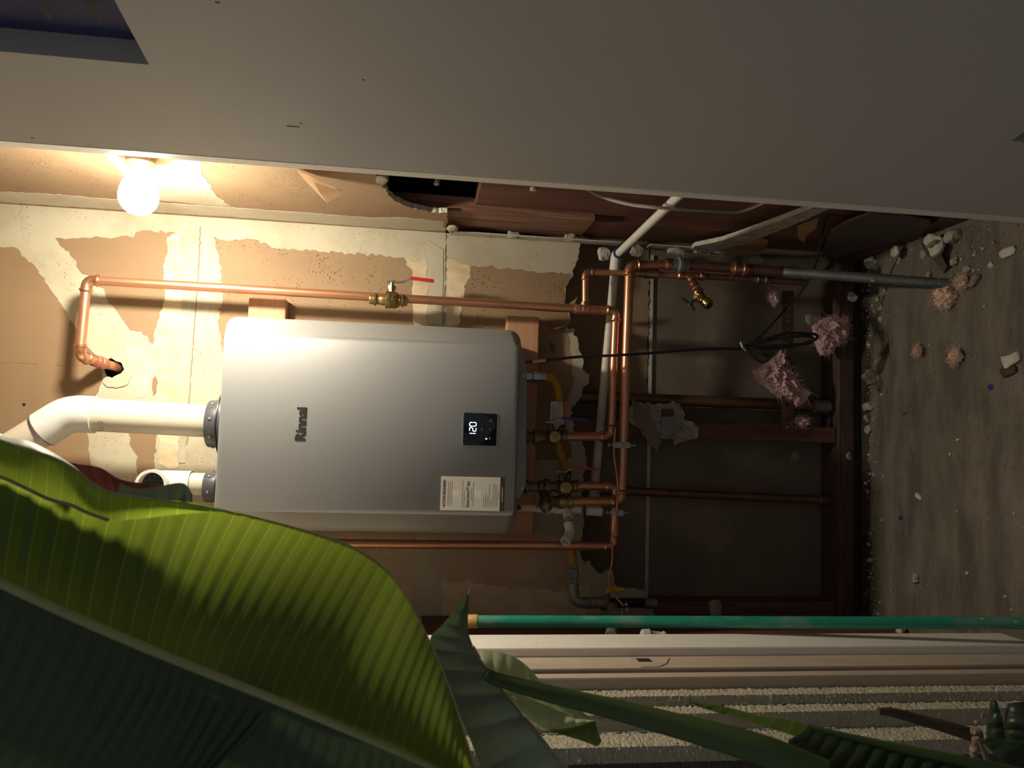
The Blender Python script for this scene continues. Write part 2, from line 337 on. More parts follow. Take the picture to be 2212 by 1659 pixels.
# --- studs and sill plate (setting)
def stud(name, x0, x1, y0, y1, z0, z1, m, label):
    b = B(); box(b, x0, x1, y0, y1, z0, z1, 0, .002); o = struct(obj(name, b, m, smooth=False)); o['label'] = label; return o
pa = at(1600, 916, .013); pb = at(1600, 951, .013)
stud('trim_1', pb.x, pa.x, .014, .098, .078, 1.05, REDWOOD, 'reddish stud standing in the middle of the opened wall')
pa = at(1500, 1300, .013)
stud('trim_2', XL-.03, pa.x, .014, .098, .078, 1.05, REDWOOD, 'reddish stud at the left end of the opened wall')
stud('trim_3', XL-.03, XR+.1, .001, .098, .030, .076, DARKWOOD, 'dark weathered sill plate along the foot of the back wall')
b = B(); box(b, XL-.03, XR+.1, .012, .1, -.01, .031); o = struct(obj('trim_4', b, DIRT, smooth=False)); o['label'] = 'black gap of dirt under the sill plate'
# --- right wall: drywall above, open studs below
rtorn = [(809, 372), (816, 384), (839, 389), (827, 401), (837, 419), (852, 434), (890, 450), (930, 459), (966, 460), (967, 480), (963, 499)]
q = [atx(x, y, XR) for x, y in rtorn]; q = [V(XR, p.y, p.z) for p in q]; q[-1].y = -.0005
q = [V(XR, -.72, q[0].z+.06)]+q
q = rough(q, .002, .01, False); 
for p in q: p.x = XR
b = B(); plate(b, [[V(XR, 0, 2.62), V(XR, -.72, 2.62)]+q], (.013, 0, 0), side_mi=1)
wall_right = struct(obj('wall_right', b, [PAPERM, GYP], smooth=False)); wall_right['label'] = 'tan drywall side wall broken away below the bulb'
def rpatch(name, pts, m, amp=1.6, lift=.0008):
    q_ = [atx(x, y, XR) for x, y in pts]; q_ = rough([V(XR-lift, p.y, p.z) for p in q_], .002, .012)
    for p in q_: p.x = XR-lift; p.y = max(min(p.y, -.001), -.7)
    b = B(); plate(b, [q_], (lift, 0, 0)); return obj(name, b, m, wall_right, smooth=False)
rpatch('mud_patch', [(-100, 424), (0, 414), (100, 418), (240, 430), (350, 438), (470, 446), (600, 455), (800, 470), (880, 470), (960, 478), (960, 499), (800, 490), (560, 472), (0, 436), (-100, 430)], MUD)
rpatch('mud_patch', [(225, 330), (428, 335), (435, 375), (448, 390), (470, 425), (500, 446), (440, 442), (390, 436), (330, 432), (290, 415), (270, 380), (240, 350)], MUD)
# exposed framing of the right wall
stud('trim_5', XR+.016, XR+.054, -.145, -.002, .05, .846, REDWOOD, 'dark red stud exposed in the side wall near the black cord')
stud('trim_6', XR+.012, XR+.05, -.170, -.002, .849, 1.6, REDWOODL, 'worn grainy stud exposed below the broken side drywall')
stud('trim_7', XR+.03, XR+.068, -.40, -.16, .06, 1.16, REDWOOD, 'deep red board set back in the broken side wall')
b = B(); box(b, XR+.10, XR+.112, -.75, .1, 0, 2.6); o = struct(obj('wall_right_sheathing', b, mat('void_shade_sheathing', (.03, .022, .018), (.045, .032, .026), 6, .9), smooth=False)); o['label'] = 'sheathing darkened as void deep behind the broken side wall'  # shade of the wall void put into the near-black board colour
b = B(); box(b, XR+.0, XR+.1, -.69, .1, .0, .06); o = struct(obj('trim_8', b, DARKWOOD, smooth=False)); o['label'] = 'dark sill board along the foot of the side wall'
# --- left wall, ceiling, front walls
b = B(); box(b, XL-.014, XL, -.52, -.0005, 1.25, 2.62); o = struct(obj('wall_left_drywall', b, MUD, smooth=False)); o['label'] = 'patched drywall of the left side wall behind the leaf'
b = B(); box(b, XL-.014, XL, -.52, -.0005, 0, 1.249); o = struct(obj('wall_left', b, REDWOOD, smooth=False)); o['label'] = 'dark red boarded side wall just inside the left jamb'
b = B(); box(b, XL, XR, -.72, 0, 2.622, 2.64); struct(obj('ceiling', b, PAPER, smooth=False))['label'] = 'closet ceiling above the bulb'
# left jamb: stepped profile (lit faces look right, dark faces look at the camera)
def ext(name, poly, z0, z1, m, label, par=None):
    b = B(); plate(b, [[V(x, y, z0) for x, y in poly]], (0, 0, z1-z0)); bmesh.ops.bevel(b, geom=[e for e in b.edges if abs(e.verts[0].co.z-e.verts[1].co.z) > .5], offset=.0015, segments=2, affect='EDGES')
    o = obj(name, b, m, par, smooth=False)
    if label: o['label'] = label
    if not par: struct(o)
    return o
ext('trim_9', [(-.392, -.50), (-.392, -.60), (-.45, -.60), (-.485, -.50)], 0, 2.5, JAMBP, 'white painted door jamb with chipped paint')
ext('trim_10', [(-.408, -.601), (-.408, -.674), (-.47, -.674), (-.47, -.601)], 0, 2.5, BEIGE, 'wide beige door stop strip beside the white jamb')
ext('trim_11', [(-.4135, -.682), (-.4115, -.716), (-.47, -.716), (-.47, -.682)], 0, 2.5, BEIGE, 'narrow beige trim strip beside the stucco')
b = B(); box(b, -.49, -.418, -.683, -.52, 0, 2.5); o = struct(obj('trim_12', b, DARKWOOD, smooth=False)); o['label'] = 'dark gap behind the beige trim strips'
# strike plate in the beige trim
st = thing('strike_plate', 'pale worn metal strike plate set in the beige door trim', 'strike plate', at(1400, 1430, -.64))
b = B(); a0 = atx(1358, 1418, -.4075); a1 = atx(1440, 1440, -.4075)
pl = [(1352, 1419), (1446, 1420), (1440, 1432), (1425, 1439), (1385, 1440), (1362, 1434)]
b = B(); plate(b, [[atx(x, y, -.4065) for x, y in pl]], (-.0012, 0, 0)); obj('plate', b, BEIGE, st, smooth=False)
b = B(); plate(b, [[atx(x, y, -.4060) for x, y in [(1374, 1422), (1402, 1422), (1410, 1429), (1380, 1429)]]], (-.0008, 0, 0)); obj('latch_hole', b, IRON, st, smooth=False)
def stuc(bm, x0, y0, x1, y1, z0, z1, seed):   # one lumpy stucco strip between two plan points
    nz = 900; L_ = math.hypot(x1-x0, y1-y0); ns = max(3, int(L_/.0035)); nv = []
    nx_, ny_ = (y1-y0)/L_, -(x1-x0)/L_
    for i in range(nz+1):
        z_ = z0+(z1-z0)*i/nz; row = []
        for j in range(ns+1):
            t = j/ns; px_, py_ = x0+(x1-x0)*t, y0+(y1-y0)*t
            h = .0040*abs(noise.noise(V(px_*140+seed, py_*140, z_*140)))+.0022*noise.noise(V(px_*260, py_*260+seed, z_*260))
            row.append(bm.verts.new((px_+nx_*h, py_+ny_*h, z_)))
        nv.append(row)
    for i in range(nz):
        for j in range(ns): bm.faces.new((nv[i][j], nv[i][j+1], nv[i+1][j+1], nv[i+1][j]))
prof = [(-.4255, -.700), (-.430, -.716), (-.4315, -.752), (-.446, -.757), (-.449, -.786), (-.474, -.792), (-.478, -.842), (-.500, -.850), (-.62, -.856), (-2.6, -.856)]
b = B()
for i in range(len(prof)-3): stuc(b, *prof[i], *prof[i+1], .0, 1.75, i*3.7)
bmesh.ops.remove_doubles(b, verts=b.verts, dist=.0004)
b2 = B(); stuc(b2, *prof[-3], *prof[-2], 0, 1.75, 31); o = struct(obj('wall_left_stucco_field', b2, STUCCO_SHADE)); o['label'] = 'stucco wall with painted-in shade next to the door surround'
o = struct(obj('wall_left_stucco', b, STUCCO)); o['label'] = 'lumpy stucco door surround with stepped edges'
b = B(); plate(b, [[V(x, y, 1.75) for x, y in [(-.4255, -.700), (-.4315, -.752), (-.449, -.786), (-.478, -.842), (-.62, -.85), (-.62, -.69), (-.4255, -.69)]]], (0, 0, 1.2)); o = struct(obj('wall_left_upper', b, STUCCO, smooth=False)); o['label'] = 'stucco surround above the leaf'
b = B(); box(b, -2.6, -.61, -.853, -.75, 0, 2.95); o = struct(obj('wall_left_outside', b, STUCCO_SHADE, smooth=False)); o['label'] = 'shaded stucco outside wall behind the leaves'
b = B(); box(b, -.62, .62, -.72, -.6, 2.5, 2.95); o = struct(obj('wall_header', b, STUCCO_SHADE, smooth=False)); o['label'] = 'wall above the closet doorway'
# right jamb strip and outside wall
EDGE = at(300, 325, -.72)
ext('trim_13', [(EDGE.x-.001, -.719), (EDGE.x-.0015, -.692), (EDGE.x+.02, -.690), (EDGE.x+.02, -.719)], 0, 2.5, JAMBP, 'thin pale jamb edge running beside the bulb')
b = B(); box(b, EDGE.x+.02, XR+.11, -.718, -.700, 0, 2.5); o = struct(obj('wall_right_return', b, STUCCO_SHADE, smooth=False)); o['label'] = 'return wall behind the open door'
b = B(); box(b, XR+.11, 2.6, -.78, -.70, 0, 2.95); o = struct(obj('wall_right_outside', b, STUCCO_SHADE, smooth=False)); o['label'] = 'outside wall behind the open door'
# --- the open door with louvred vents
a = math.radians(8.0); dd = V(math.sin(a), -math.cos(a), 0); dn = V(math.cos(a), math.sin(a), 0)
def D(s, z_, dep=0): return V(EDGE.x, -.7205, 0)+dd*s+V(0, 0, z_)+dn*dep
b = B()
lo_ = [D(0, .012), D(.84, .012), D(.84, 2.48), D(0, 2.48)]
v1 = [D(.248, 1.674), D(.56, 1.674), D(.56, 2.1), D(.248, 2.1)]; v2 = [D(.252, .12), D(.56, .12), D(.56, .366), D(.252, .366)]
plate(b, [lo_, v1[::-1], v2[::-1]], dn*.04)
door = struct(obj('door_1', b, WHITEP, smooth=False)); door['label'] = 'open white door with two louvred vents filling the right side'
for (z0, z1) in ((1.674, 2.1), (.12, .366)):
    b = B(); plate(b, [[D(.24, z0-.01, .036), D(.57, z0-.01, .036), D(.57, z1+.01, .036), D(.24, z1+.01, .036)]], dn*.004); obj('added_vent_backing', b, VENTB, door, smooth=False)  # opaque panel added behind the slats, coloured like the dusk sky
    k = int((z1-z0)/.055)
    for i in range(k):
        zc = z0+(i+.75)*(z1-z0)/k
        b = B(); obox(b, (D(.31, zc, .018)+D(.55, zc, .018))/2, dd*.115, (dn*.010+V(0, 0, .008)), V(0, 0, .0018)-dn*.0015); obj('vent_slat', b, SLAT, door, smooth=False)
for (x, y, l) in ((633, 273, .02), (650, 267, .004), (785, 172, .004), (470, 5, .006), (70, 298, .005)):
    n_ = dn; d_ = ray(x, y); p = CAM+d_*((D(0, 0)-CAM).dot(n_)/d_.dot(n_))
    b = B(); obox(b, p-dn*.0002, dd*.0012, V(0, 0, l/2), dn*.0003); obj('scuff_mark', b, mat('scuff', (.12, .10, .085), rough=.7), door, smooth=False)

# ================================================================== WATER HEATER
hx0, hx1, hz0, hz1 = -.226, .262, 1.041, 1.731
H = thing('tankless_water_heater', 'silver wall-hung tankless water heater with lit display in the middle', 'water heater', V(.018, -.13, 1.02))
def rr(x0, x1, z0, z1, y, rad, n=7):
    out = []
    for cx, cz, a0 in ((x1-rad, z1-rad, 0), (x0+rad, z1-rad, 90), (x0+rad, z0+rad, 180), (x1-rad, z0+rad, 270)):
        for i in range(n+1):
            t = math.radians(a0+90*i/n); out.append(V(cx+rad*math.cos(t), y, cz+rad*math.sin(t)))
    return out
def loft(bm, loops, cap0=True, cap1=True, mi=0):
    vs = [[bm.verts.new(p) for p in l] for l in loops]; n = len(loops[0])
    for i in range(len(vs)-1):
        for j in range(n): bm.faces.new((vs[i][j], vs[i][(j+1) % n], vs[i+1][(j+1) % n], vs[i+1][j])).material_index = mi
    if cap0: bm.faces.new(vs[0]).material_index = mi
    if cap1: bm.faces.new(vs[-1]).material_index = mi
FY = -.286
b = B()
loft(b, [rr(hx0, hx1, hz0, hz1, -.200, .030), rr(hx0, hx1, hz0, hz1, -.226, .030), rr(hx0+.002, hx1-.002, hz0+.002, hz1-.002, -.2315, .030), rr(hx0+.012, hx1-.012, hz0+.006, hz1-.006, -.2415, .026),
         rr(hx0+.046, hx1-.040, hz0+.012, hz1-.012, FY+.006, .012), rr(hx0+.0475, hx1-.0415, hz0+.0125, hz1-.0125, FY+.0015, .012), rr(hx0+.052, hx1-.046, hz0+.014, hz1-.014, FY, .012)])
obj('front_cover', b, SILVER, H, label='silver front cover with bevelled sides')
b = B(); box(b, hx0+.008, hx1-.008, -.20, -.042, hz0+.006, hz1-.006, 0, .004); obj('housing', b, SILVERD, H, smooth=False)
b = B(); plate(b, [[at(x, y, -.205) for x, y in ((1120, 745), (1126, 745), (1138, 800), (1136, 1050), (1122, 1075), (1110, 1078))]], (0, .004, 0)); obj('bottom_flange', b, SILVERD, H, smooth=False)
for x, y in ((1131, 812), (1128, 1055)):
    b = B(); lathe(b, at(x, y, -.2055), (0, -1, 0), [(0, .004), (.0015, .004), (.002, .002)], 12); obj('screw', b, STEEL, H)
# display
x0, x1 = at(1040, 963, FY).x, at(1040, 893, FY).x; z1_, z0_ = at(1001, 928, FY).z, at(1073, 928, FY).z
DSP = at(1038, 928, FY-.0035)
b = B(); loft(b, [rr(x0-.002, x1+.002, z0_-.002, z1_+.002, FY+.001, .006), rr(x0-.002, x1+.002, z0_-.002, z1_+.002, FY-.001, .006)]); obj('display_rim', b, STEEL, H)
b = B(); loft(b, [rr(x0, x1, z0_, z1_, FY, .004), rr(x0, x1, z0_, z1_, FY-.0020, .004), rr(x0+.001, x1-.001, z0_+.001, z1_-.001, FY-.0026, .004)]); dsp = obj('display_panel', b, GLASSB, H, label='black glass control panel showing 120')
LED = emis('display_led', (.5, .75, 1.0), 3); LEDV = emis('status_led', (.35, .3, 1.0), 6); ICON = mat('icon_grey', (.30, .29, .28), rough=.5)
SEG = {'1': 'bc', '2': 'abged', '0': 'abcdef'}
dz0 = at(1028, 928, FY).z; dz1 = at(1014, 928, FY).z; dh = dz1-dz0; dw = dh*.55
for ch, yy in (('1', 940), ('2', 927.5), ('0', 916.5)):
    cx = at(1020, yy, FY).x; cz = (dz0+dz1)/2; b = B(); th = .0008
    g = {'a': (0, 1, 0), 'g': (0, 0, 0), 'd': (0, -1, 0), 'b': (1, .5, 1), 'c': (1, -.5, 1), 'f': (-1, .5, 1), 'e': (-1, -.5, 1)}
    for s_ in SEG[ch]:
        sx, sz, vert = g[s_]; px_, pz_ = cx+sx*dw/2, cz+sz*dh/2
        if vert: box(b, px_-th, px_+th, FY-.0031, FY-.0026, pz_-dh*.25+.0008, pz_+dh*.25-.0008)
        else: box(b, px_-dw/2+.001, px_+dw/2-.001, FY-.0031, FY-.0026, pz_-th, pz_+th)
    obj('digit', b, LED, dsp, smooth=False)
b = B(); lathe(b, at(1050.5, 948, FY-.0026), (0, -1, 0), [(0, .0017), (.0006, .0017)], 12); obj('status_light', b, LEDV, dsp)
for x, y, s_ in ((1041, 928, 1), (1058, 928, -1)):
    p = at(x, y, FY-.0028); b = B(); sweep(b, [p+V(-.003, 0, -.0012*s_), p+V(0, 0, .0016*s_), p+V(.003, 0, -.0012*s_)], .00045, 5); obj('arrow_icon', b, ICON, dsp)
b = B(); p = at(1060, 908.5, FY-.0028); sweep(b, [p+V(.0022*math.cos(t*.5236), 0, .0022*math.sin(t*.5236)) for t in range(13)], .0004, 5, False); obj('power_icon', b, ICON, dsp)
b = B(); p = at(1058, 947, FY-.0028); box(b, p.x-.003, p.x+.003, p.y-.0002, p.y+.0002, p.z-.0012, p.z+.0012); obj('priority_icon', b, ICON, dsp, smooth=False)
# lettering
def text(name, body, p, size, m, parent, depth=.0004, bold=0, width=None, align='LEFT', label=None):
    cu = bpy.data.curves.new(name, 'FONT'); cu.body = body; cu.size = size; cu.extrude = depth; cu.offset = bold; cu.align_x = align; cu.resolution_u = 4
    t = bpy.data.objects.new(name+'_tmp', cu); COL.objects.link(t); bpy.context.view_layer.update()
    me = bpy.data.meshes.new_from_object(t.evaluated_get(bpy.context.evaluated_depsgraph_get())); bpy.data.objects.remove(t)
    b = B(); b.from_mesh(me); bpy.data.meshes.remove(me)
    if width:
        xs = [v.co.x for v in b.verts]; w = max(xs)-min(xs); k = width/w
        for v in b.verts: v.co.x *= k
    bmesh.ops.transform(b, matrix=Matrix.Translation(p) @ Matrix.Rotation(math.pi/2, 4, 'X'), verts=b.verts)
    return obj(name, b, m, parent, smooth=False, label=label)
lg0 = at(658, 953, FY); lg1 = at(658, 881, FY)
text('brand_lettering', 'Rinnai', V(lg0.x, FY-.0006, lg0.z), .0305, LOGOG, H, .0006, .0009, lg1.x-lg0.x, label='charcoal raised lettering')
# sticker
sx0, sx1 = at(1015, 1103, FY).x, at(1015, 1030, FY).x; sz1, sz0 = at(952, 1066, FY).z, at(1090, 1066, FY).z
zb = at(1080, 1066, FY).z
b = B(); box(b, sx0, sx1, FY-.0006, FY, zb, sz1); stk = obj('notice_sticker', b, STICK, H, smooth=False, label='white notice sticker with dark bottom band')
b = B(); box(b, sx0, sx1, FY-.0006, FY, sz0, zb-.0002); obj('sticker_band', b, STICKD, stk, smooth=False)
SW = sx1-sx0
def zpx(px): return at(px, 1066, FY).z
text('heading_lettering', 'ACTION REQUIRED!', V(sx0+SW*.10, FY-.0008, zpx(962)), .0085, INK, stk, .0001, .0002, SW*.80)
text('heading_lettering', 'Rinnai Central\u2122 App', V(sx0+SW*.10, FY-.0008, zpx(1013)), .0085, INK, stk, .0001, .0001, SW*.76)
for px_, u0, u1 in ((968, .14, .85), (972, .10, .87), (976, .14, .84), (999, .1, .88), (1003, .1, .62), (1018, .3, .68), (1022, .14, .84), (1045, .1, .4), (1049, .12, .53), (1053, .1, .46), (1057, .12, .79), (1061, .1, .33), (1065, .12, .82), (1069, .12, .8), (1073, .12, .78), (1077, .35, .6)):
    b = B(); zc = zpx(px_); box(b, sx0+SW*u0, sx0+SW*u1, FY-.00075, FY-.0006, zc-.0006, zc+.0006); obj('fine_print', b, INKG, stk, smooth=False)
for px_ in (985, 1032):
    b = B(); zc = zpx(px_); xc = sx0+SW*.5; box(b, xc-.0085, xc+.0085, FY-.0007, FY-.0006, zc-.0085, zc+.0085); obj('blank_square', b, mat('blank_white', (.74, .70, .63), rough=.6), stk, smooth=False)
b = B(); zc = zpx(1085); box(b, sx0+SW*.27, sx0+SW*.72, FY-.00075, FY-.0006, zc-.0007, zc+.0007); obj('fine_print', b, STICK, stk, smooth=False)
# marks on the paint
b = B(); obox(b, at(547, 692, -.2345), (.002, 0, 0), (0, .0004, 0), (0, 0, .004)); obj('blue_tape_scrap', b, mat('blue_tape', (.08, .3, .6), rough=.6), H, smooth=False)
b = B(); obox(b, at(474, 1079, -.285), (.004, 0, 0), (0, .0004, 0), (0, 0, .0022)); obj('red_mark', b, mat('dark_red_mark', (.10, .01, .012), rough=.5), H, smooth=False)
# vent collars on top
for px_, py_, R1, R2, n_ in ((475, 916, .077, .056, 8), (460, 1052, .050, .036, 6)):
    c = at(px_, py_, -.15); c.z = hz1-.005
    b = B(); lathe(b, c, (0, 0, 1), [(0, R1*.96), (.006, R1), (.012, R1), (.014, R1*.985), (.016, R2*1.02), (.045, R2), (.047, R2*.97), (.047, R2*.8), (.03, R2*.78)], 40); co = obj('vent_collar', b, DKGREY, H, label='dark grey round vent collar')
    b = B(); sweep(b, [c+V(R1*math.cos(t*.1571), R1*math.sin(t*.1571), .0145) for t in range(41)], .0022, 6, False); obj('gasket_ring', b, BLACK, co)
    for k in range(n_):
        t = 2*math.pi*(k+.25)/n_; b = B(); lathe(b, c+V(R2*1.0*math.cos(t), R2*math.sin(t), .034), (math.cos(t), math.sin(t), 0), [(0, .0035), (.002, .0035), (.0035, .0015)], 8); obj('collar_screw', b, STEEL, co)
# mounting boards
for i, (px0, px1, lab) in enumerate(((535, 617, 'short end of a new pine mounting board showing above the heater corner'), (1095, 1166, 'long new pine mounting board under the heater'))):
    za, zb_ = at(px1, 683, -.038).z, at(px0, 683, -.038).z
    xr_ = at(600, 645, -.038).x if i == 0 else at(1130, 683, -.038).x
    b = B(); box(b, -.262, xr_, -.0385, -.0010, za, zb_, 0, .004); tag(obj('mounting_board', b, PINE, smooth=False), lab, 'board')

# ================================================================== BULB
lh = thing('lampholder', 'ivory lampholder on the side wall behind the door edge', 'lampholder', V(XR-.001, BULB.y, BULB.z-.03))
b = B(); lathe(b, V(XR-.0005, BULB.y, BULB.z), (-1, 0, 0), [(0, .055), (.003, .055), (.006, .048), (.008, .032), (.012, .028), (.016, .027), (.018, .029), (.021, .029), (.022, .026), (.022, .018), (.012, .017)], 28); obj('socket', b, IVORY, lh)
bl = thing('light_bulb', 'glowing white light bulb screwed into the side wall', 'light bulb', V(BULB.x, BULB.y, BULB.z-.034))
b = B(); lathe(b, V(XR-.010, BULB.y, BULB.z), (-1, 0, 0), [(0, .0145), (.008, .0145), (.013, .0155)], 20); obj('screw_base', b, BRASS, bl)
prf = [(0, .013), (.006, .014), (.016, .017), (.028, .0225), (.040, .0285), (.050, .0315), (.060, .0330), (.070, .0325), (.080, .0290), (.088, .0230), (.094, .0145), (.0970, .005), (.0974, .0004)]
b = B(); lathe(b, V(XR-.020, BULB.y, BULB.z), (-1, 0, 0), [(t*1.1, k*1.15) for t, k in prf[:7]], 24, cap=False); obj('bulb_neck', b, emis('bulb_neck_glow', (1.0, .90, .72), 7), bl, label='softly lit white bulb neck')
b = B(); lathe(b, V(XR-.020, BULB.y, BULB.z), (-1, 0, 0), [(t*1.1, k*1.15) for t, k in prf[6:]], 24, cap=False); obj('diffuser_dome', b, emis('bulb_glow', (1.0, .90, .72), BULB_E), bl, label='glowing frosted dome')

# ================================================================== PIPEWORK
def elbow(root, p, d1, d2, r, m, leg=2.7, name='elbow', bead=1.36):
    a = leg*r; A = p+d1*a; C = p+d2*a; rb = 1.13*r
    path = []; rad = []
    def arm(e, d, rev):
        s = [(e, 1.06*r), (e-d*.25*r, rb), (e-d*.45*r, bead*r), (e-d*.72*r, bead*r), (e-d*.9*r, rb)]
        return s[::-1] if rev else s
    for q, w in arm(A, d1, False): path.append(q); rad.append(w)
    c1 = p+d1*(a-1.0*r); c2 = p+d2*(a-1.0*r)
    for j in range(1, 9):
        t = j/9; path.append(c1*(1-t)**2+p*2*t*(1-t)+c2*t*t); rad.append(rb)
    for q, w in arm(C, d2, True): path.append(q); rad.append(w)
    b = B(); sweep(b, path, rad, 18); return obj(name, b, m, root)
def pipes(root, pts, r, m=COPPER, fm=COPFIT, leg=2.7, gaps=(), start=0, end=0):
    pts = [Vector(p) for p in pts]; n = len(pts)
    for i in range(n-1):
        d = (pts[i+1]-pts[i]).normalized(); A = pts[i]+d*((leg-.6)*r if i > 0 else start); C = pts[i+1]-d*((leg-.6)*r if i < n-2 else end)
        b = B(); sweep(b, [A, lin(A, C, .5), C], r, 18); obj('pipe', b, m, root)
        if i > 0: elbow(root, pts[i], (pts[i-1]-pts[i]).normalized(), d, r, fm, leg)
def ferrule(root, a, c, r, m, name='coupling', prof=None, n=18, mi=0):
    a, c = Vector(a), Vector(c); L_ = (c-a).length; ax = (c-a).normalized()
    prof = prof or [(0, 1.05), (.08, 1.16), (.16, 1.16), (.2, 1.4), (.3, 1.4), (.34, 1.16), (.66, 1.16), (.7, 1.4), (.8, 1.4), (.84, 1.16), (.92, 1.16), (1, 1.05)]
    b = B(); lathe(b, a, ax, [(t*L_, k*r) for t, k in prof], n); return obj(name, b, m, root)
PY = -.106
r34, r12 = .0113, .0083
# ---- run A: recirculation line down the right side
A = thing('copper_pipe_run', 'bright copper line from the wall hole down past the red-handled valve to the heater', 'copper pipe', at(700, 645, PY))
kA = [at(262, 796, .03), at(172, 770, PY), at(188, 605, PY), at(1331, 672, PY), at(1319, 943, PY-.005), at(1222, 943, PY-.015)]
pipes(A, kA, r34)
ferrule(A, lin(kA[1], kA[0], .30), lin(kA[1], kA[0], .62), r34*1.1, COPRED, 'old_coupling', [(0, 1.1), (.2, 1.1), (.22, 1.2), (.5, 1.16), (.52, 1.25), (.8, 1.15), (1, 1.05)])
# ball valve with red lever
va, vb = at(798, 645.5, PY), at(880, 650, PY); ax = (vb-va).normalized(); VL = (vb-va).length; sd = V(1, 0, 0); sd = (sd-ax*sd.dot(ax)).normalized()
b = B(); lathe(b, va, ax, [(t*VL, k*r34) for t, k in [(0, 1.1), (.02, 1.22), (.11, 1.22), (.125, 1.5), (.18, 1.5), (.19, 1.2), (.28, 1.2), (.30, 1.32), (.42, 1.34), (.425, 1.95), (.46, 2.0), (.56, 2.0), (.565, 1.92), (.70, 1.92), (.78, 1.55), (.80, 1.25), (.845, 1.2), (.855, 1.5), (.905, 1.5), (.92, 1.2), (.99, 1.2), (1, 1.1)]], 20); BV = obj('ball_valve', b, BRASS, A, label='brass ball valve with red lever')
vc = lin(va, vb, .57); b = B(); lathe(b, vc+sd*r34*1.6, sd, [(0, .0085), (.008, .0085), (.009, .0115), (.018, .0115), (.0185, .006), (.027, .005)], 8); obj('stem', b, BRASS, BV, smooth=False)
lz = vc+sd*.048; b = B(); lathe(b, lz-sd*.003, sd, [(0, .0075), (.006, .0075), (.007, .005)], 6); obj('lever_nut', b, STEEL, BV, smooth=False)
def lever(parent, c, ax, sd, m, L1=.028, L2=.030, L3=.052, w=.0075, th=.0016, rise=.012, name='lever', back=.012):
    pth = [c-ax*back, c, c+ax*L1, c+ax*(L1+L2*.75)+sd*rise, c+ax*(L1+L2*.75+L3)+sd*(rise-.004)]
    wv = ax.cross(sd).normalized()
    def strip(bm, ps, w_, t_):
        rows = []
        for i, p in enumerate(ps):
            d = (ps[min(i+1, len(ps)-1)]-ps[max(i-1, 0)]).normalized(); n_ = d.cross(wv).normalized()
            rows.append([bm.verts.new(p+wv*sx_*w_+n_*sy_*t_) for sx_, sy_ in ((-1, -1), (1, -1), (1, 1), (-1, 1))])
        for i in range(len(rows)-1):
            for j in range(4): bm.faces.new((rows[i][j], rows[i][(j+1) % 4], rows[i+1][(j+1) % 4], rows[i+1][j]))
        bm.faces.new(rows[0]); bm.faces.new(rows[-1])
    b = B(); strip(b, fillet(pth, .008, 4), w, th); lv = obj(name, b, STEEL, parent)
    b = B(); q = [pth[3]-(pth[3]-pth[2]).normalized()*.004, pth[3]+(pth[4]-pth[3])*.05, lin(pth[3], pth[4], .5), lin(pth[3], pth[4], .95), pth[4]+(pth[4]-pth[3]).normalized()*.004]
    strip(b, q, w*1.1, th*2.2); bmesh.ops.bevel(b, geom=b.edges[:], offset=.0012, segments=2, affect='EDGES'); obj('lever_grip', b, m, lv if parent.parent is None else parent)
lever(BV, vc+sd*.047, ax, sd, RED)
# raised size marks on the valve body
text('raised_marks', 'CW\n3/4', vc+V(-.007, -.0235, .003), .010, BRASS, BV, .0006, .0002)
# tee with half-inch branch
t0, t1 = at(1240, 667, PY), at(1291, 671, PY); ferrule(A, t0, t1, r34, COPRED, 'tee_fitting', [(0, 1.1), (.02, 1.18), (.33, 1.18), (.34, 1.24), (.62, 1.24), (.63, 1.18), (.98, 1.18), (1, 1.08)])
kBr = [at(1264, 663, PY), at(1264, 588, PY), at(1402, 591, PY-.004), at(1740, 612, PY-.01)]
def straight(root, a, c, r, m, name='pipe', n=18):
    b = B(); sweep(b, [a, lin(a, c, .5), c], r, n); return obj(name, b, m, root)
pipes(A, kBr[:3], r12)
ferrule(A, at(1262, 652, PY), at(1263, 660, PY), r12, COPRED, 'branch_socket', [(0, 1.15), (1, 1.2)])
ferrule(A, at(1380, 590, PY-.003), at(1424, 593, PY-.004), r12, BRASS, 'transition_coupling', [(0, 1.05), (.03, 1.35), (.24, 1.35), (.25, 1.55), (.95, 1.55), (1, 1.1)])
straight(A, at(1424, 593, PY-.004), at(1478, 596, PY-.005), r12, COPRED)
tb0, tb1 = at(1462, 595, PY-.005), at(1522, 597, PY-.005)
ferrule(A, tb0, tb1, r12, COPFIT, 'branch_tee', [(0, 1.05), (.03, 1.2), (.05, 1.5), (.13, 1.5), (.15, 1.2), (.8, 1.2), (.84, 1.5), (.93, 1.5), (.95, 1.2), (1, 1.05)])
straight(A, tb1, at(1640, 604, PY-.008), r12, COPOLD)
ferrule(A, at(1628, 603, PY-.008), at(1662, 605, PY-.008), r12, BRASSD, 'end_coupling')
straight(A, at(1662, 605, PY-.008), at(1742, 611, PY-.01), r12*1.1, COPOLD, 'old_pipe')
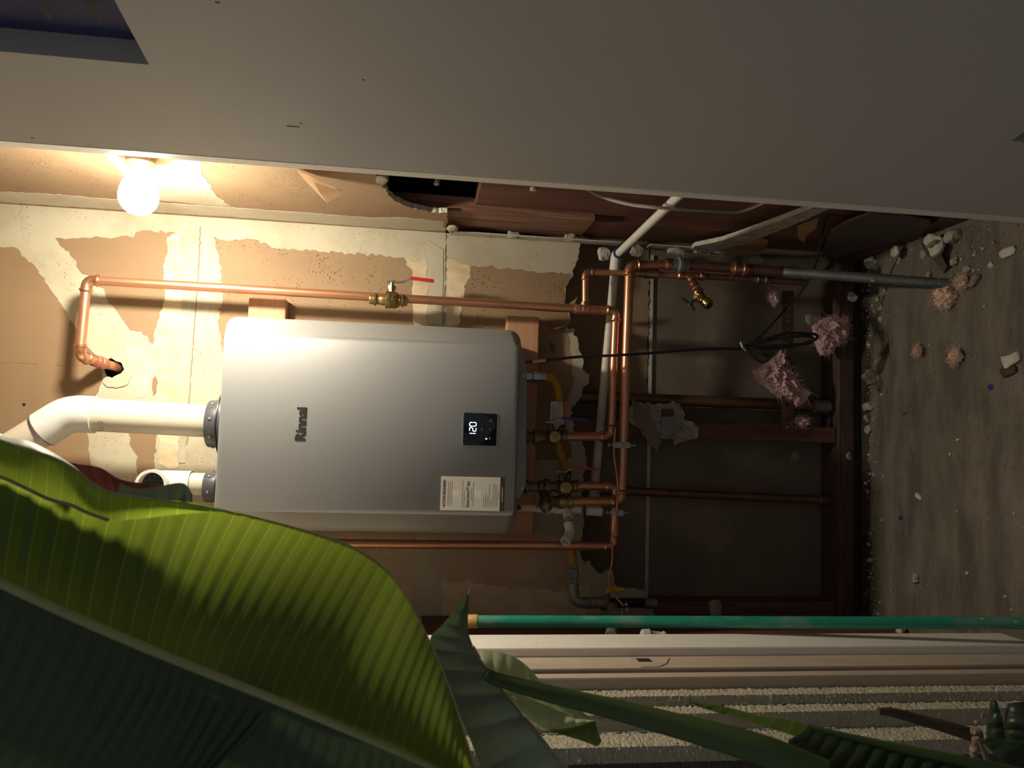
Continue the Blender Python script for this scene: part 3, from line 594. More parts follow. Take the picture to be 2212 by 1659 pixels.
# hose bibb hanging from the branch tee
HB = thing('hose_bibb', 'brass garden tap with dark green cross handle', 'tap', at(1500, 640, PY-.06))
h0 = at(1490, 598, PY-.006); h1 = at(1512, 640, PY-.07); hd = (h1-h0).normalized(); hL = (h1-h0).length
b = B(); lathe(b, h0, hd, [(hL*t, r12*k) for t, k in [(0, 1.0), (.1, 1.15), (.14, 1.45), (.2, 1.45), (.24, 1.15), (.34, 1.2), (.38, 1.5), (.44, 1.5), (.48, 1.2), (.58, 1.25), (.62, 1.55), (.68, 1.55), (.7, 1.3), (1, 1.3)]], 16); obj('inlet_adapter', b, COPFIT, HB)
b = B(); lathe(b, lin(h0, h1, .72), hd, [(0, r12*1.4), (.004, r12*1.75), (.014, r12*1.75), (.018, r12*1.4), (.03, r12*1.6), (.042, r12*1.5), (.05, r12*.8)], 8); obj('tap_body', b, BRASS, HB)
o1 = at(1534, 662, PY-.095); od = (o1-h1).normalized(); b = B(); rg = lathe(b, h1-od*.008, od, [(0, .010), (.018, .0105), (.030, .0115), (.031, .0135), (.046, .0135), (.048, .0125), (.048, .0095), (.03, .0085)], 18); obj('spout', b, BRASS, HB)
s1 = at(1491, 656, PY-.100); sdv = (s1-h1).normalized(); b = B(); lathe(b, h1-sdv*.004, sdv, [(0, .010), (.010, .012), (.012, .0135), (.018, .0135), (.020, .010), (.026, .010), (.027, .005), ((s1-h1).length, .004)], 8); obj('bonnet', b, BRASS, HB, smooth=False)
b = B(); e1, e2 = at(1472, 645, PY-.10), at(1500, 672, PY-.10)
sweep(b, [e1, lin(e1, s1, .15), lin(e1, s1, .6), s1, lin(s1, e2, .4), lin(s1, e2, .85), e2], [.003, .0048, .0036, .0058, .0036, .0048, .003], 10)
e3 = s1+V(.0, -.012, .006); sweep(b, [e3, s1], [.0045, .005], 10); wh = obj('handle', b, GREENP, HB, label='dark green two-armed handle')
b = B(); lathe(b, s1+sdv*.004, sdv, [(0, .003), (.002, .003)], 8); obj('handle_screw', b, STEEL, wh)
# ---- run B: cold supply, large pipe
BB = thing('copper_pipe_run', 'thick copper line crossing under the heater from the grey pipe joint', 'copper pipe', at(1352, 800, PY))
r1 = .0122
kB = [at(1452, 571, PY-.010), at(1360, 574, PY-.016), at(1342, 1083, PY-.018), at(1236, 1084, PY-.022)]
pipes(BB, kB, r1, leg=2.5)
ferrule(BB, at(1434, 571, PY-.010), at(1452, 571, PY-.010), r1, COPFIT, 'pipe_end', [(0, 1.2), (.2, 1.4), (.6, 1.4), (1, 1.15)])
ferrule(BB, at(1444, 571, PY-.010), at(1486, 572, PY-.010), r1, GALV, 'union_nut', [(0, 1.15), (.05, 1.3), (.15, 1.3), (.2, 1.2), (.25, 1.3), (.3, 1.2), (.35, 1.3), (.45, 1.25), (.5, 1.75), (.65, 1.75), (.67, 1.45), (1, 1.35)], 12)
g0 = at(1484, 572, PY-.010); g1 = at(1690, 587, PY-.03); g2 = at(2062, 614, -.395); g2.z = -.01
straight(BB, g0, g1, r1*1.12, COPOLD, 'old_pipe'); 
ferrule(BB, at(1576, 579, PY-.020), at(1616, 582, PY-.023), r1*1.12, COPFIT)
GP = thing('grey_pipe', 'weathered grey pipe running down into the floor debris', 'pipe', at(1900, 600, -.25))
b = B(); sweep(b, [g1, lin(g1, g2, .3), lin(g1, g2, .6), g2], r1*1.05, 18); obj('pipe', b, GREYPIPE, GP)
b = B(); p = lin(g1, g2, .52); chunk(b, p+V(-.008, -.010, .003), .005, .005, .008, jit=.3); obj('plaster_blob', b, GYPD, GP)
# relief valve and brass union at the top of run B
p0, p1 = at(1238, 1084, PY-.022), at(1204, 1084, PY-.022)
ferrule(BB, p0, p1, r1, BRASS, 'brass_union', [(0, 1.1), (.05, 1.3), (.2, 1.3), (.22, 1.55), (.36, 1.55), (.38, 1.25), (.55, 1.3), (.58, 1.5), (.95, 1.5), (1, 1.1)], 12)
q0, q1, q2 = at(1172, 1052, PY-.01), at(1177, 1080, PY-.035), at(1180, 1098, PY-.075)
b = B(); lathe(b, q0, (q2-q0), [(0, .010), (.01, .013), (.02, .0135), (.022, .0115), (.05, .012), (.055, .0155), (.072, .0160), (.080, .0145), (.086, .009), (.088, .003)], 18); sweep(b, [q1, at(1206, 1084, PY-.024)], .013, 14); RV = obj('relief_valve', b, BRASSD, BB, label='dull brass relief valve with wire lever')
b = B(); lathe(b, lin(q0, q2, .12), (q2-q0), [(0, .0138), (.009, .0142)], 18); obj('pipe_dope_band', b, PIPEDOPE, RV)
b = B(); q3 = q2+V(0, -.006, 0); sweep(b, [q3+V(.010, 0, .004), q3+V(.004, -.003, 0), q3+V(-.006, -.003, -.001), q3+V(-.016, .002, -.004)], .0022, 6); sweep(b, [q3+V(.011, 0, .002), q3+V(.011, -.004, -.005)], .002, 6); obj('wire_lever', b, STEEL, RV)
# ---- run C: hot outlet down the left side
CC = thing('copper_pipe_run', 'copper line turning back up along the left side of the heater', 'copper pipe', at(1180, 1178, -.09))
kC = [at(1222, 1049, PY-.01), at(1330, 1050, PY-.005), at(1327, 1180, -.10), at(300, 1170, -.08)]
pipes(CC, kC, r34)
# ---- isolation valves
def service_valve(root, px, py, cap, handle, hp, Y, lab):
    c = at(px, py, Y)
    tp = at(px-48, py+2, Y); bt = at(px+36, py, Y)
    b = B(); lathe(b, tp, bt-tp, [((bt-tp).length*t, k) for t, k in [(0, .010), (.1, .010), (.12, .020), (.26, .020), (.28, .013), (.42, .013), (.45, .016), (.62, .018), (.72, .016), (.76, .0125), (.82, .0125), (.83, .0155), (.87, .0155), (.88, .0135), (.92, .0135), (.93, .0155), (.97, .0155), (1, .0118)]], 16); iv = obj('isolation_valve', b, BRASSD, root, label=lab)
    b = B(); f0 = at(px+22, py, Y); lathe(b, f0, bt-f0, [(0, .0128), (.004, .0128), (.005, .0158), (.009, .0158), (.010, .0135), (.013, .0135), (.014, .0158), (.018, .0158), (.019, .0122)], 16); obj('press_ends', b, BRASS, iv)
    b = B(); lathe(b, c+V(0, -.004, 0), (0, -1, 0), [(0, .013), (.030, .013), (.031, .0145), (.052, .0145), (.053, .0125), (.055, .0125), (.055, .0065), (.051, .006)], 24); sweep(b, [c+V(0, -.059, 0), c+V(0, -.054, 0)], .0038, 12); obj('drain_cap', b, BRASS, iv)
    b = B(); e = at(px+hp[0]*1.35, py+hp[1]*1.35, Y-.058); d0 = c+V(0, -.05, 0)+(e-(c+V(0, -.055, 0)))*.3; sweep(b, [d0, lin(d0, e, .4)+V(0, -.004, 0), lin(d0, e, .75)+V(0, -.004, 0), e], [.004, .0065, .007, .004], 10); obj('cap_lever', b, BLACK, iv)
    x0_, y0_ = handle[0]; s0 = at(px-4, y0_+8, Y); b = B(); lathe(b, c+V(.008, 0, 0), (1, 0, 0), [(0, .009), (.018, .009), (.019, .006), (.03, .005)], 8); obj('stem', b, BRASSD, iv, smooth=False)
    axv = V(0, 0, -1); sdv_ = V(1, 0, 0); lever(iv, c+V(.036, 0, .004), axv, sdv_, handle[1], .014, .022, .062, .0065, .0014, .013)
service_valve(A, 1190, 943, True, ((1190, 905), BLUE), (20, -18), PY-.02, 'brass isolation valve with blue lever')
service_valve(CC, 1213, 1050, True, ((1213, 1010), RED), (13, -24), PY-.015, 'brass isolation valve with red lever')
# couplings from the valves up into the heater
for rt_, px_, py_ in ((A, 1141, 943), (CC, 1140, 1051)):
    b = B(); lathe(b, at(px_-10, py_, PY-.018), (0, 0, -1), [(0, .009), (.006, .017), (.012, .018), (.016, .012), (.036, .012), (.04, .016), (.05, .016), (.052, .011)], 12); obj('heater_union', b, BRASSD, rt_, smooth=False)
# ---- ground clamps and ground wire
GW = thing('ground_wire', 'thin bare copper wire looping between the pipe clamps', 'wire', at(1325, 1200, -.15))
b = B(); sweep(b, spline([at(1330, 925, PY-.030), at(1326, 960, PY-.036), at(1327, 990, PY-.036), at(1333, 1035, PY-.042), at(1334, 1080, PY-.046), at(1330, 1110, PY-.044), at(1328, 1140, PY-.042), at(1321, 1165, PY-.04), at(1323, 1180, PY-.035), at(1322, 1215, PY-.03), at(1316, 1245, PY-.03), at(1319, 1275, PY-.03), at(1333, 1292, PY-.035), at(1347, 1309, PY-.045)], 8), .0026, 8); obj('strand', b, COPPER, GW)
def clamp(px0, py0, px1, py1, Y, lab):
    a_, c_ = at(px0, py0, Y), at(px1, py1, Y); m_ = lin(a_, c_, .5); t = thing('ground_clamp', lab, 'clamp', m_); d = (c_-a_).normalized(); w = V(1, 0, 0)
    b = B(); obox(b, m_, d*((c_-a_).length*.30), w*.0075, V(0, .006, 0)); bmesh.ops.bevel(b, geom=b.edges[:], offset=.002, segments=2, affect='EDGES'); obj('jaw', b, STEEL, t)
    b = B(); sweep(b, [a_, c_], .0032, 10); obj('bolt', b, STEEL, t)
    for p_, s in ((a_, 1), (lin(a_, c_, .72), 1)):
        b = B(); lathe(b, p_, d, [(0, .004), (.001, .0062), (.005, .0062), (.006, .004)], 10); obj('bolt_head', b, STEEL, t)
    b = B(); lathe(b, m_+V(0, -.006, 0), (0, -1, 0), [(0, .005), (.003, .005), (.005, .003)], 10); obj('wire_screw', b, STEEL, t)
clamp(1312, 961, 1374, 962, PY-.028, 'zinc ground clamp with long bolt on the thick copper line')
clamp(1309, 1107, 1356, 1108, PY-.035, 'oval zinc ground clamp on the copper line at lower left')
# ---- gas line
GS = thing('gas_hose', 'yellow corrugated gas hose curling beneath the heater', 'gas hose', at(1230, 1100, -.09))
kg = spline([at(1176, 815, -.10), at(1194, 820, -.10), at(1205, 845, -.095), at(1207, 880, -.085), at(1205, 930, -.08), at(1207, 965, -.075), at(1220, 1010, -.07), at(1226, 1060, -.065), at(1228, 1110, -.065), at(1229, 1160, -.065), at(1236, 1200, -.07), at(1239, 1223, -.075)], 5)
den = []
for i in range(len(kg)-1):
    m_ = max(1, int((kg[i+1]-kg[i]).length/.0011))
    den += [lin(kg[i], kg[i+1], j/m_) for j in range(m_)]
b = B(); sweep(b, den, [.0112 if (i//2) % 2 else .0098 for i in range(len(den))], 12); obj('corrugated_tube', b, YHOSE, GS)
ga, gb = at(1136, 815, -.10), at(1178, 815, -.10)
b = B(); lathe(b, ga, gb-ga, [((gb-ga).length*t, k) for t, k in [(0, .012), (.25, .012), (.27, .009), (.33, .009), (.35, .0145), (.75, .0145), (.77, .0125), (1, .0122)]], 6); obj('gas_union', b, STEEL, GS, smooth=False)
b = B(); plate(b, [[at(x, y, -.097) for x, y in ((1190, 868), (1215, 866), (1219, 925), (1214, 935), (1187, 920))]], (0, .001, 0)); lb = obj('hose_label', b, STICK, GS, smooth=False, label='striped paper label wrapped on the hose')
for k in range(5):
    b = B(); plate(b, [[at(x, y, -.0975) for x, y in ((1193+k*4, 873), (1194+k*4, 873), (1193+k*4, 914), (1192+k*4, 914))]], (0, .0004, 0)); obj('label_stripe', b, INKG, lb, smooth=False)
b = B(); plate(b, [[at(x, y, -.094) for x, y in ((1219, 868), (1227, 866), (1222, 922), (1217, 926))]], (0, .001, 0)); obj('orange_tag', b, ORANGE, GS, smooth=False)
gn, ge = at(1239, 1219, -.075), at(1238, 1268, -.09)
b = B(); lathe(b, gn, ge-gn, [((ge-gn).length*t, k) for t, k in [(0, .0115), (.18, .0115), (.2, .0105), (.24, .014), (.6, .014), (.62, .0125), (.85, .0125), (1, .011)]], 6); obj('gas_nut', b, GALV, GS, smooth=False)
GI = thing('gas_valve_assembly', 'dark iron gas piping with brass valve and yellow handle', 'gas valve', at(1310, 1300, -.10))
ka = [at(1238, 1262, -.09), at(1241, 1302, -.10), at(1302, 1302, -.105)]
b = B(); pa_ = fillet(ka, .028, 8); sweep(b, pa_, [.0135 if 0 < i < len(pa_)-1 else .0145 for i in range(len(pa_))], 18); obj('street_elbow', b, GALV, GI)
b = B(); lathe(b, at(1268, 1302, -.102), (0, 0, -1), [(0, .0158), (.004, .016), (.008, .0145)], 18); obj('pipe_dope_band', b, PIPEDOPE, GI)
b = B(); sweep(b, [at(1272, 1302, -.102), at(1300, 1302, -.105)], .0135, 18); obj('iron_nipple', b, IRON, GI)
c = at(1310, 1303, -.112)
b = B(); lathe(b, at(1296, 1303, -.108), (0, 0, -1), [(0, .014), (.004, .018), (.012, .019), (.022, .018), (.026, .014)], 8); lathe(b, c+V(.008, 0, 0), (1, 0, 0), [(0, .009), (.012, .009), (.014, .006), (.018, .005)], 10); obj('valve_body', b, BRASSD, GI)
b = B(); d0 = at(1318, 1268, -.118); d1_ = at(1333, 1275, -.118); d2_ = at(1348, 1273, -.12)
sweep(b, [c+V(.024, 0, 0), d0, d1_, d2_], [.003, .0055, .0055, .004], 10); obj('valve_handle', b, YEL, GI, label='yellow gas valve handle')
b = B(); cn = at(1322, 1313, -.118); ce = at(1334, 1331, -.17); lathe(b, cn, ce-cn, [(0, .014), (.004, .0155), (.008, .0155), (.012, .0135), ((ce-cn).length, .0132)], 18); obj('capped_leg', b, GALV, GI)
b = B(); sweep(b, [at(1322, 1302, -.10), at(1392, 1302, -.07)], .0125, 18); obj('iron_pipe', b, IRON, GI)
b = B(); e0, e1 = at(1388, 1302, -.07), at(1414, 1304, -.065); lathe(b, e0, e1-e0, [((e1-e0).length*t, k) for t, k in [(0, .0135), (.2, .0145), (.22, .0132), (.4, .0145), (.42, .0132), (.6, .0150), (1, .0152)]], 16); obj('pipe_thread_end', b, GALV, GI)
gc = thing('ground_clamp', 'small zinc wire clamp beside the green handle', 'clamp', at(1350, 1318, -.165))
for (x, y, Y_, l, r_) in ((1353, 1305, -.168, .008, .005), (1344, 1326, -.172, .016, .0022), (1372, 1330, -.16, .006, .006), (1356, 1316, -.165, .012, .0065)):
    b = B(); lathe(b, at(x, y, Y_)+V(-l/2, 0, 0), (1, 0, 0), [(0, r_*.7), (l*.1, r_), (l*.8, r_), (l, r_*.6)], 10); obj('clamp_screw', b, STEEL, gc)
# ---- white drain pipe falling diagonally
WP = thing('white_drain_pipe', 'long white plastic pipe slanting down across the opened wall', 'plastic pipe', at(1310, 800, -.03))
w0, w1, w2 = atx(1478, 412, .536), at(1331, 552, -.066), at(1283, 1068, -.03); wl = (w0-w1).length
b = B(); sweep(b, [w0, lin(w0, w1, .5), lin(w0, w1, .97)], .0105, 18); up_ = obj('pipe', b, PVC, WP)
b = B(); sweep(b, fillet([lin(w1, w0, .024/wl), w1, lin(w1, w2, .075)], .018, 7), .0150, 18); obj('elbow', b, PVC, WP)
b = B(); d = (w1-w0).normalized(); lathe(b, lin(w1, w0, .0255/wl), d, [(0, .0112), (.001, .0158), (.004, .0158), (.005, .0142)], 18); obj('blue_glue_ring', b, BLUE, WP)
b = B(); sweep(b, [lin(w1, w2, .03), lin(w1, w2, .5), w2], .0118, 18); obj('pipe', b, PVCD, WP)
for t0_, t1_, k in ((.40, .46, 5), (.54, .88, 14)):
    for j in range(k):
        p = lin(w0, w1, t0_+(t1_-t0_)*j/k)+V(-.004, -.0104, .001); b = B(); obox(b, p, d*.0016, V(0, 0, .003) if j % 3 else V(.002, 0, .002), V(0, .0003, 0)); obj('stamped_mark', b, INKG, up_, smooth=False)
b = B(); lathe(b, at(1284, 1064, -.03), (w2-w1), [(0, .0150), (.022, .0150), (.023, .0122)], 18); obj('socket', b, PVCD, WP)
b = B(); sweep(b, fillet([w2, at(1281, 1104, -.03), at(1300, 1106, -.03)], .02, 6), .0135, 16); obj('bend', b, PVCD, WP)
# ---- condensate drain
CD = thing('condensate_drain', 'white plastic drain tee with open elbow under the heater', 'drain pipe', at(1220, 1110, -.15))
y_ = PY-.025
b = B(); sweep(b, [at(1120, 1096, y_), at(1157, 1097, y_)], .0105, 16); obj('grey_sleeve', b, PVCY, CD)
b = B(); lathe(b, at(1121, 1096, y_-.010), (0, -1, 0), [(0, .005), (.004, .0055), (.006, .004)], 14); obj('plug', b, BLACK, CD)
b = B(); sweep(b, [at(1156, 1099, y_+.01), at(1254, 1101, y_+.01)], .0088, 16); obj('pipe', b, PVC, CD)
b = B(); sweep(b, [at(1196, 1101, y_+.01), at(1254, 1101, y_+.01)], .0105, 16); sweep(b, [at(1225, 1101, y_+.008), at(1227, 1118, y_-.012)], .0125, 16); obj('tee', b, PVC, CD)
b = B(); lathe(b, at(1266, 1103, y_+.02), (0, 0, -1), [(0, .009), (.002, .0125), (.03, .0135), (.04, .012), (.045, .006)], 18); obj('end_cap', b, PVC, CD)
b = B(); sweep(b, [at(1226, 1112, y_-.008), at(1228, 1136, y_-.016)], .0088, 16); obj('grey_nipple', b, GREYPL, CD)
e0, e1, e2 = at(1227, 1128, y_-.014), at(1233, 1152, y_-.022), at(1221, 1170, y_-.050)
b = B(); pth = fillet([e0, e1, e2], .016, 7); rings = sweep(b, pth, .0125, 20, cap=False)
mouth(b, rings[-1], (e1-e2).normalized(), .80, .014); chk = lathe(b, e2+(e1-e2).normalized()*.0135, (e1-e2), [(0, .0097), (.001, .0097)], 20)
obj('open_elbow', b, PVC, CD)
# ---- vent pipes on top
VP = thing('vent_pipe', 'white exhaust vent rising from the heater with an angled elbow', 'vent pipe', at(300, 902, -.15))
v0 = at(450, 910, -.15); v1_ = at(150, 893, -.15); v2_ = at(-40, 1010, -.15); rv = .0385
b = B(); sweep(b, [v0, lin(v0, v1_, .82)], rv, 32); obj('pipe', b, PVCY, VP)
b = B(); sweep(b, [lin(v1_, v2_, .25), v2_], rv, 32); obj('pipe', b, PVCY, VP)
b = B(); q = fillet([lin(v1_, v0, .185), v1_, lin(v1_, v2_, .30)], .04, 9); sweep(b, [q[0]]+q+[q[-1]], [rv*1.02]+[rv*1.125]*len(q)+[rv*1.02], 32); obj('elbow', b, PVC, VP)
b = B(); dv = (v2_-v1_).normalized(); lathe(b, lin(v1_, v2_, .297), dv, [(0, rv*1.115), (.003, rv*1.13), (.004, rv*1.05)], 32); obj('primer_ring', b, mat('primer_purple', (.09, .08, .11), rough=.5), VP)
b = B(); lathe(b, lin(v1_, v2_, .66), dv, [(0, rv*1.02), (.004, rv*1.2), (.07, rv*1.2), (.074, rv*1.05)], 32); obj('coupling', b, PVC, VP)
text('hand_writing', 'Q 2', V(at(212, 922, -.19).x-.012, -.1905, at(222, 922, -.19).z), .016, INK, VP, .0001)
for k in range(16):
    p = at(118+k*2.8, 901-k*.72, -.1925); b = B(); obox(b, p, V(.0018, 0, .0007), V(0, .0003, 0), V(0, 0, .0007)); obj('stamped_mark', b, INKG, VP, smooth=False)
IP = thing('intake_vent', 'short white air intake with open screened mouth facing out', 'vent pipe', at(400, 1050, -.15))
i0, i1 = at(455, 1046, -.15), at(345, 1044, -.15); ri = .0262
b = B(); sweep(b, [i0, lin(i0, i1, .6)], ri, 28); obj('pipe', b, PVCY, IP)
b = B(); m0 = i1+V(0, -.062, 0); pth = fillet([lin(i1, i0, .62), i1, m0], .04, 8); rr_ = [ri*1.16]*len(pth); rr_[-1] = ri*1.34; pth.insert(len(pth)-1, lin(pth[-2], pth[-1], .55)); rr_.insert(len(rr_)-1, ri*1.34); pth.insert(len(pth)-2, lin(pth[-3], pth[-2], .9)); rr_.insert(len(rr_)-2, ri*1.16)
ro = sweep(b, pth, rr_, 28, cap=False); mouth(b, ro[-1], (0, 1, 0), .81, .03)
obj('elbow', b, PVC, IP)
b = B(); lathe(b, m0+V(0, .028, 0), (0, 1, 0), [(0, ri*1.0), (.002, ri*1.0)], 28); scn = obj('screen', b, mat('screen_dark', (.03, .03, .035), (.06, .06, .07), 60, .6), IP)
for k in range(-2, 3):
    for hv in (0, 1):
        h_ = math.sqrt(max(0, ri**2-(k*.010)**2))*.96; c_ = m0+V(0, .025, 0); b = B()
        sweep(b, [c_+(V(k*.010, 0, -h_) if hv else V(-h_, 0, k*.010)), c_+(V(k*.010, 0, h_) if hv else V(h_, 0, k*.010))], .0011, 6); obj('screen_wire', b, DKGREY, scn)
# ---- cavity pipes
for pts, r_, m_, nm, lab, Yc in (([(1325, 860), (1500, 866), (1650, 872), (1818, 880)], .0165, COPOLD, 'cavity_pipe', 'brown old pipe standing behind the pink insulation in the opened wall', .045),
                            ([(1340, 1060), (1500, 1068), (1700, 1077), (1818, 1082)], .0125, COPOLD, 'cavity_pipe', 'dark reddish pipe standing alone in the shaded half of the opened wall', .05)):
    t = thing(nm, lab, 'pipe', at(pts[-1][0], pts[-1][1], Yc)); b = B(); q = [at(x, y, Yc) for x, y in pts]; q[-1].z = .07; sweep(b, [q[0]+V(0, 0, .28)]+q, r_, 18); obj('pipe', b, m_, t)
    b = B(); lathe(b, lin(q[2], q[3], .70), q[3]-q[2], [(0, r_*1.02), (.002, r_*1.2), (.05, r_*1.2), (.052, r_*1.02)], 18); obj('coupling', b, COPOLD if Yc > .047 else GALV, t)
# ---- power cord
PC = thing('power_cord', 'black power cord with a bundled loop hanging below the taps', 'cord', at(1500, 757, -.13))
b = B(); lathe(b, at(1127, 783, -.15), (0, 0, -1), [(0, .0065), (.007, .0065), (.008, .004)], 12); obj('strain_relief', b, BLACK, PC)
b = B(); sweep(b, spline([at(1127, 783, -.15), at(1180, 778, -.155), at(1260, 770, -.16), at(1322, 768, -.165), at(1400, 763, -.16), at(1500, 755, -.15), at(1560, 753, -.14), at(1606, 751, -.13), at(1640, 728, -.12), at(1690, 676, -.12), at(1730, 630, -.14), at(1760, 575, -.17), at(1778, 500, -.25), at(1790, 440, -.33)], 10), .0036, 10); obj('cable', b, CORD, PC)
b = B(); lathe(b, at(1150, 781, -.1522), at(1182, 778, -.155)-at(1150, 781, -.1522), [(0, .0040), (.034, .0040)], 10); obj('cord_label', b, STICK, PC)
for k, (tip, mid1, mid2) in enumerate((((1766, 728), (1690, 722), (1692, 752)), ((1757, 733), (1690, 730), (1690, 746)), ((1663, 772), (1636, 756), (1624, 768)))):
    b = B(); sweep(b, spline([at(1607, 748, -.14), at(*mid1, -.155), at(tip[0]-14, tip[1]-7, -.16), at(tip[0], tip[1], -.155), at(tip[0]-16, tip[1]+10, -.15), at(*mid2, -.15), at(1604, 753, -.14)], 8), .0038, 10); obj('cord_loop', b, CORD, PC)
b = B(); sweep(b, [at(1600, 740, -.146), at(1604, 750, -.154), at(1612, 758, -.146), at(1606, 752, -.13), at(1600, 740, -.146)], .003, 8); obj('twist_tie', b, WHITECORD, PC)
# ---- white cable at the side wall
b = B(); sweep(b, spline([atx(1262, 404, XR-.01), atx(1300, 424, XR-.01), atx(1360, 441, XR-.03), atx(1430, 449, XR-.042), atx(1520, 454, XR-.035), atx(1590, 457, XR-.015), atx(1630, 446, XR-.01), atx(1660, 432, XR-.005)], 8), .0045, 10, sx=.6)
tag(obj('white_cable', b, WHITECORD), 'flat white cable sagging along the exposed red stud', 'cable')

# ================================================================== STRAP, BRACKET, INSULATION IN THE OPENED WALL
SP = thing('perforated_strap', 'rusty perforated metal strap nailed across the opened wall', 'metal strap', at(1700, 930, -.004))
z0, z1 = at(1714, 800, -.004).z, at(1689, 800, -.004).z; xa, xb = at(1700, 932, -.004).x, at(1700, 628, -.004).x
loop = [V(xa, -.004, z0), V(xb, -.004, z0), V(xb, -.004, z1), V(xa, -.004, z1)]; holes = []
zc = (z0+z1)/2; k = 0; x = xa+.035
while x < xb-.02:
    rr2 = .0055 if k % 2 == 0 else .0022; holes.append([V(x+rr2*math.cos(-t*math.pi/6), -.004, zc+rr2*math.sin(-t*math.pi/6)) for t in range(12)]); x += .020; k += 1
b = B(); plate(b, [loop]+holes, (0, .0018, 0)); obj('band', b, STRAP, SP, smooth=False)
b = B(); lathe(b, V(xa+.012, -.004, zc), (0, -1, 0), [(0, .004), (.002, .003)], 10); obj('nail', b, STEEL, SP)
# drywall remnant with pipe bracket
rem = [(1362, 882), (1372, 866), (1392, 872), (1400, 868), (1412, 874), (1425, 870), (1442, 872), (1455, 865), (1470, 872), (1480, 895), (1476, 906), (1492, 910), (1510, 924), (1508, 944), (1490, 950), (1470, 955), (1455, 962), (1430, 960), (1405, 945), (1398, 928), (1380, 924), (1365, 915), (1358, 900)]
q = rough(P2(rem), 1.5, 6); b = B(); plate(b, [[at(p[0], p[1], 0) for p in q]], (0, .013, 0), side_mi=1, front_mi=0)
tag(obj('drywall_remnant', b, [GYPD, GYP], smooth=False), 'jagged scrap of drywall left on the middle stud under the bracket', 'drywall scrap')
b = B(); pp = [(1365, 862), (1388, 880), (1402, 868), (1408, 905), (1425, 955), (1420, 975), (1398, 955), (1380, 925), (1372, 900)]
plate(b, [[at(p[0], p[1], -.004-.010*((p[1]-860)/100)) for p in rough(P2(pp), 1.2, 8)]], (0, .001, 0)); tag(obj('torn_paper_flap', b, TORND, smooth=False), 'brown torn paper flap hanging from the drywall scrap on the stud', 'torn paper')
BK = thing('pipe_bracket', 'grey metal cross bracket fixed on the middle stud', 'bracket', at(1442, 960, -.006))
b = B(); plate(b, [[at(x, y, -.007) for x, y in ((1430, 900), (1455, 900), (1456, 948), (1428, 948))]], (0, .004, 0)); obj('bracket_body', b, GALV, BK, smooth=False)
b = B(); plate(b, [[at(x, y, -.004) for x, y in ((1403, 915), (1430, 913), (1456, 915), (1478, 917), (1479, 935), (1456, 932), (1428, 932), (1405, 933), (1401, 925))]], (0, .003, 0)); obj('bracket_arm', b, GALV, BK, smooth=False)
for y0, y1 in ((884, 901), (947, 963)):
    b = B(); plate(b, [[at(x, y, -.006) for x, y in ((1431, y0), (1455, y0), (1455, y1), (1429, y1))]], (0, .005, 0)); obj('rusty_end', b, STRAP, BK, smooth=False)
for x, y in ((1413, 923), (1470, 925)):
    b = B(); lathe(b, at(x, y, -.004), (0, -1, 0), [(0, .003), (.001, .003), (.0018, .001)], 8); obj('rivet', b, IRON, BK)
# insulation tufts
def tuft(cx, cy, Y, pts, m, label, name='insulation_tuft', fib=900, depth=.022):
    rn = random.Random(cx); P = [at(x, y, Y) for x, y in pts]; c = sum(P, V(0, 0, 0))/len(P); b = B()
    n = 90; ns = 20; out = []
    import bisect
    cl = P+[P[0]]; L_ = [0]
    for i in range(len(P)): L_.append(L_[-1]+(cl[i+1]-cl[i]).length)
    for j in range(n):
        s_ = L_[-1]*j/n; i = max(0, min(len(P)-1, bisect.bisect(L_, s_)-1)); out.append(lin(cl[i], cl[i+1], (s_-L_[i])/max(1e-9, L_[i+1]-L_[i])))
    for sgn in (-1, 1):
        rows = []
        for i in range(ns+1):
            t = i/ns; row = []
            for p in out:
                q_ = lin(c, p, t); h = math.sqrt(max(0, 1-t*t))
                w = noise.noise(q_*60)*.014+noise.noise(q_*150)*.009+noise.noise(q_*330)*.005
                row.append(b.verts.new(V(q_.x+w*.35*(t < .98), Y+sgn*(depth*h+.002)+w*h*1.2-(0 if sgn < 0 else .004), q_.z+noise.noise(q_*70+V(5, 0, 0))*.004)))
            rows.append(row)
        for i in range(ns):
            for j in range(n): b.faces.new((rows[i][j], rows[i][(j+1) % n], rows[i+1][(j+1) % n], rows[i+1][j]))
    bmesh.ops.remove_doubles(b, verts=b.verts, dist=.0006)
    t_ = thing(name, label, 'insulation', c-V(0, 0, .01)); obj('wool', b, m, t_)
    b = B()
    for k in range(fib):
        p = lin(c, rn.choice(out), rn.uniform(.3, 1.0)); p = V(p.x, Y-depth*rn.uniform(-.2, 1), p.z); d = (p-c).normalized()*.5+V(rn.gauss(0, 1), rn.gauss(0, .8), rn.gauss(0, 1))*.6
        sweep(b, [p, p+d*.007+V(rn.gauss(0, .003), 0, rn.gauss(0, .003)), p+d*.012+V(rn.gauss(0, .004), 0, rn.gauss(0, .004))], [.0004, .00035, .0002], 3, False)
    o = obj('loose_fibres', b, m, t_); o['kind'] = 'stuff'
tuft(1690, 820, .006, [(1622, 800), (1640, 788), (1655, 780), (1672, 770), (1690, 752), (1688, 775), (1700, 790), (1705, 805), (1718, 815), (1735, 845), (1752, 848), (1738, 868), (1722, 880), (1700, 868), (1680, 858), (1660, 845), (1640, 828), (1628, 815)], PINK, 'large pink insulation tuft behind the rusty strap', depth=.018)
tuft(1790, 735, -.01, [(1752, 705), (1770, 692), (1790, 684), (1812, 688), (1830, 685), (1834, 712), (1828, 738), (1808, 748), (1792, 745), (1788, 765), (1772, 768), (1760, 745), (1755, 725)], PINK, 'ragged pink insulation tuft beside the cord loop')
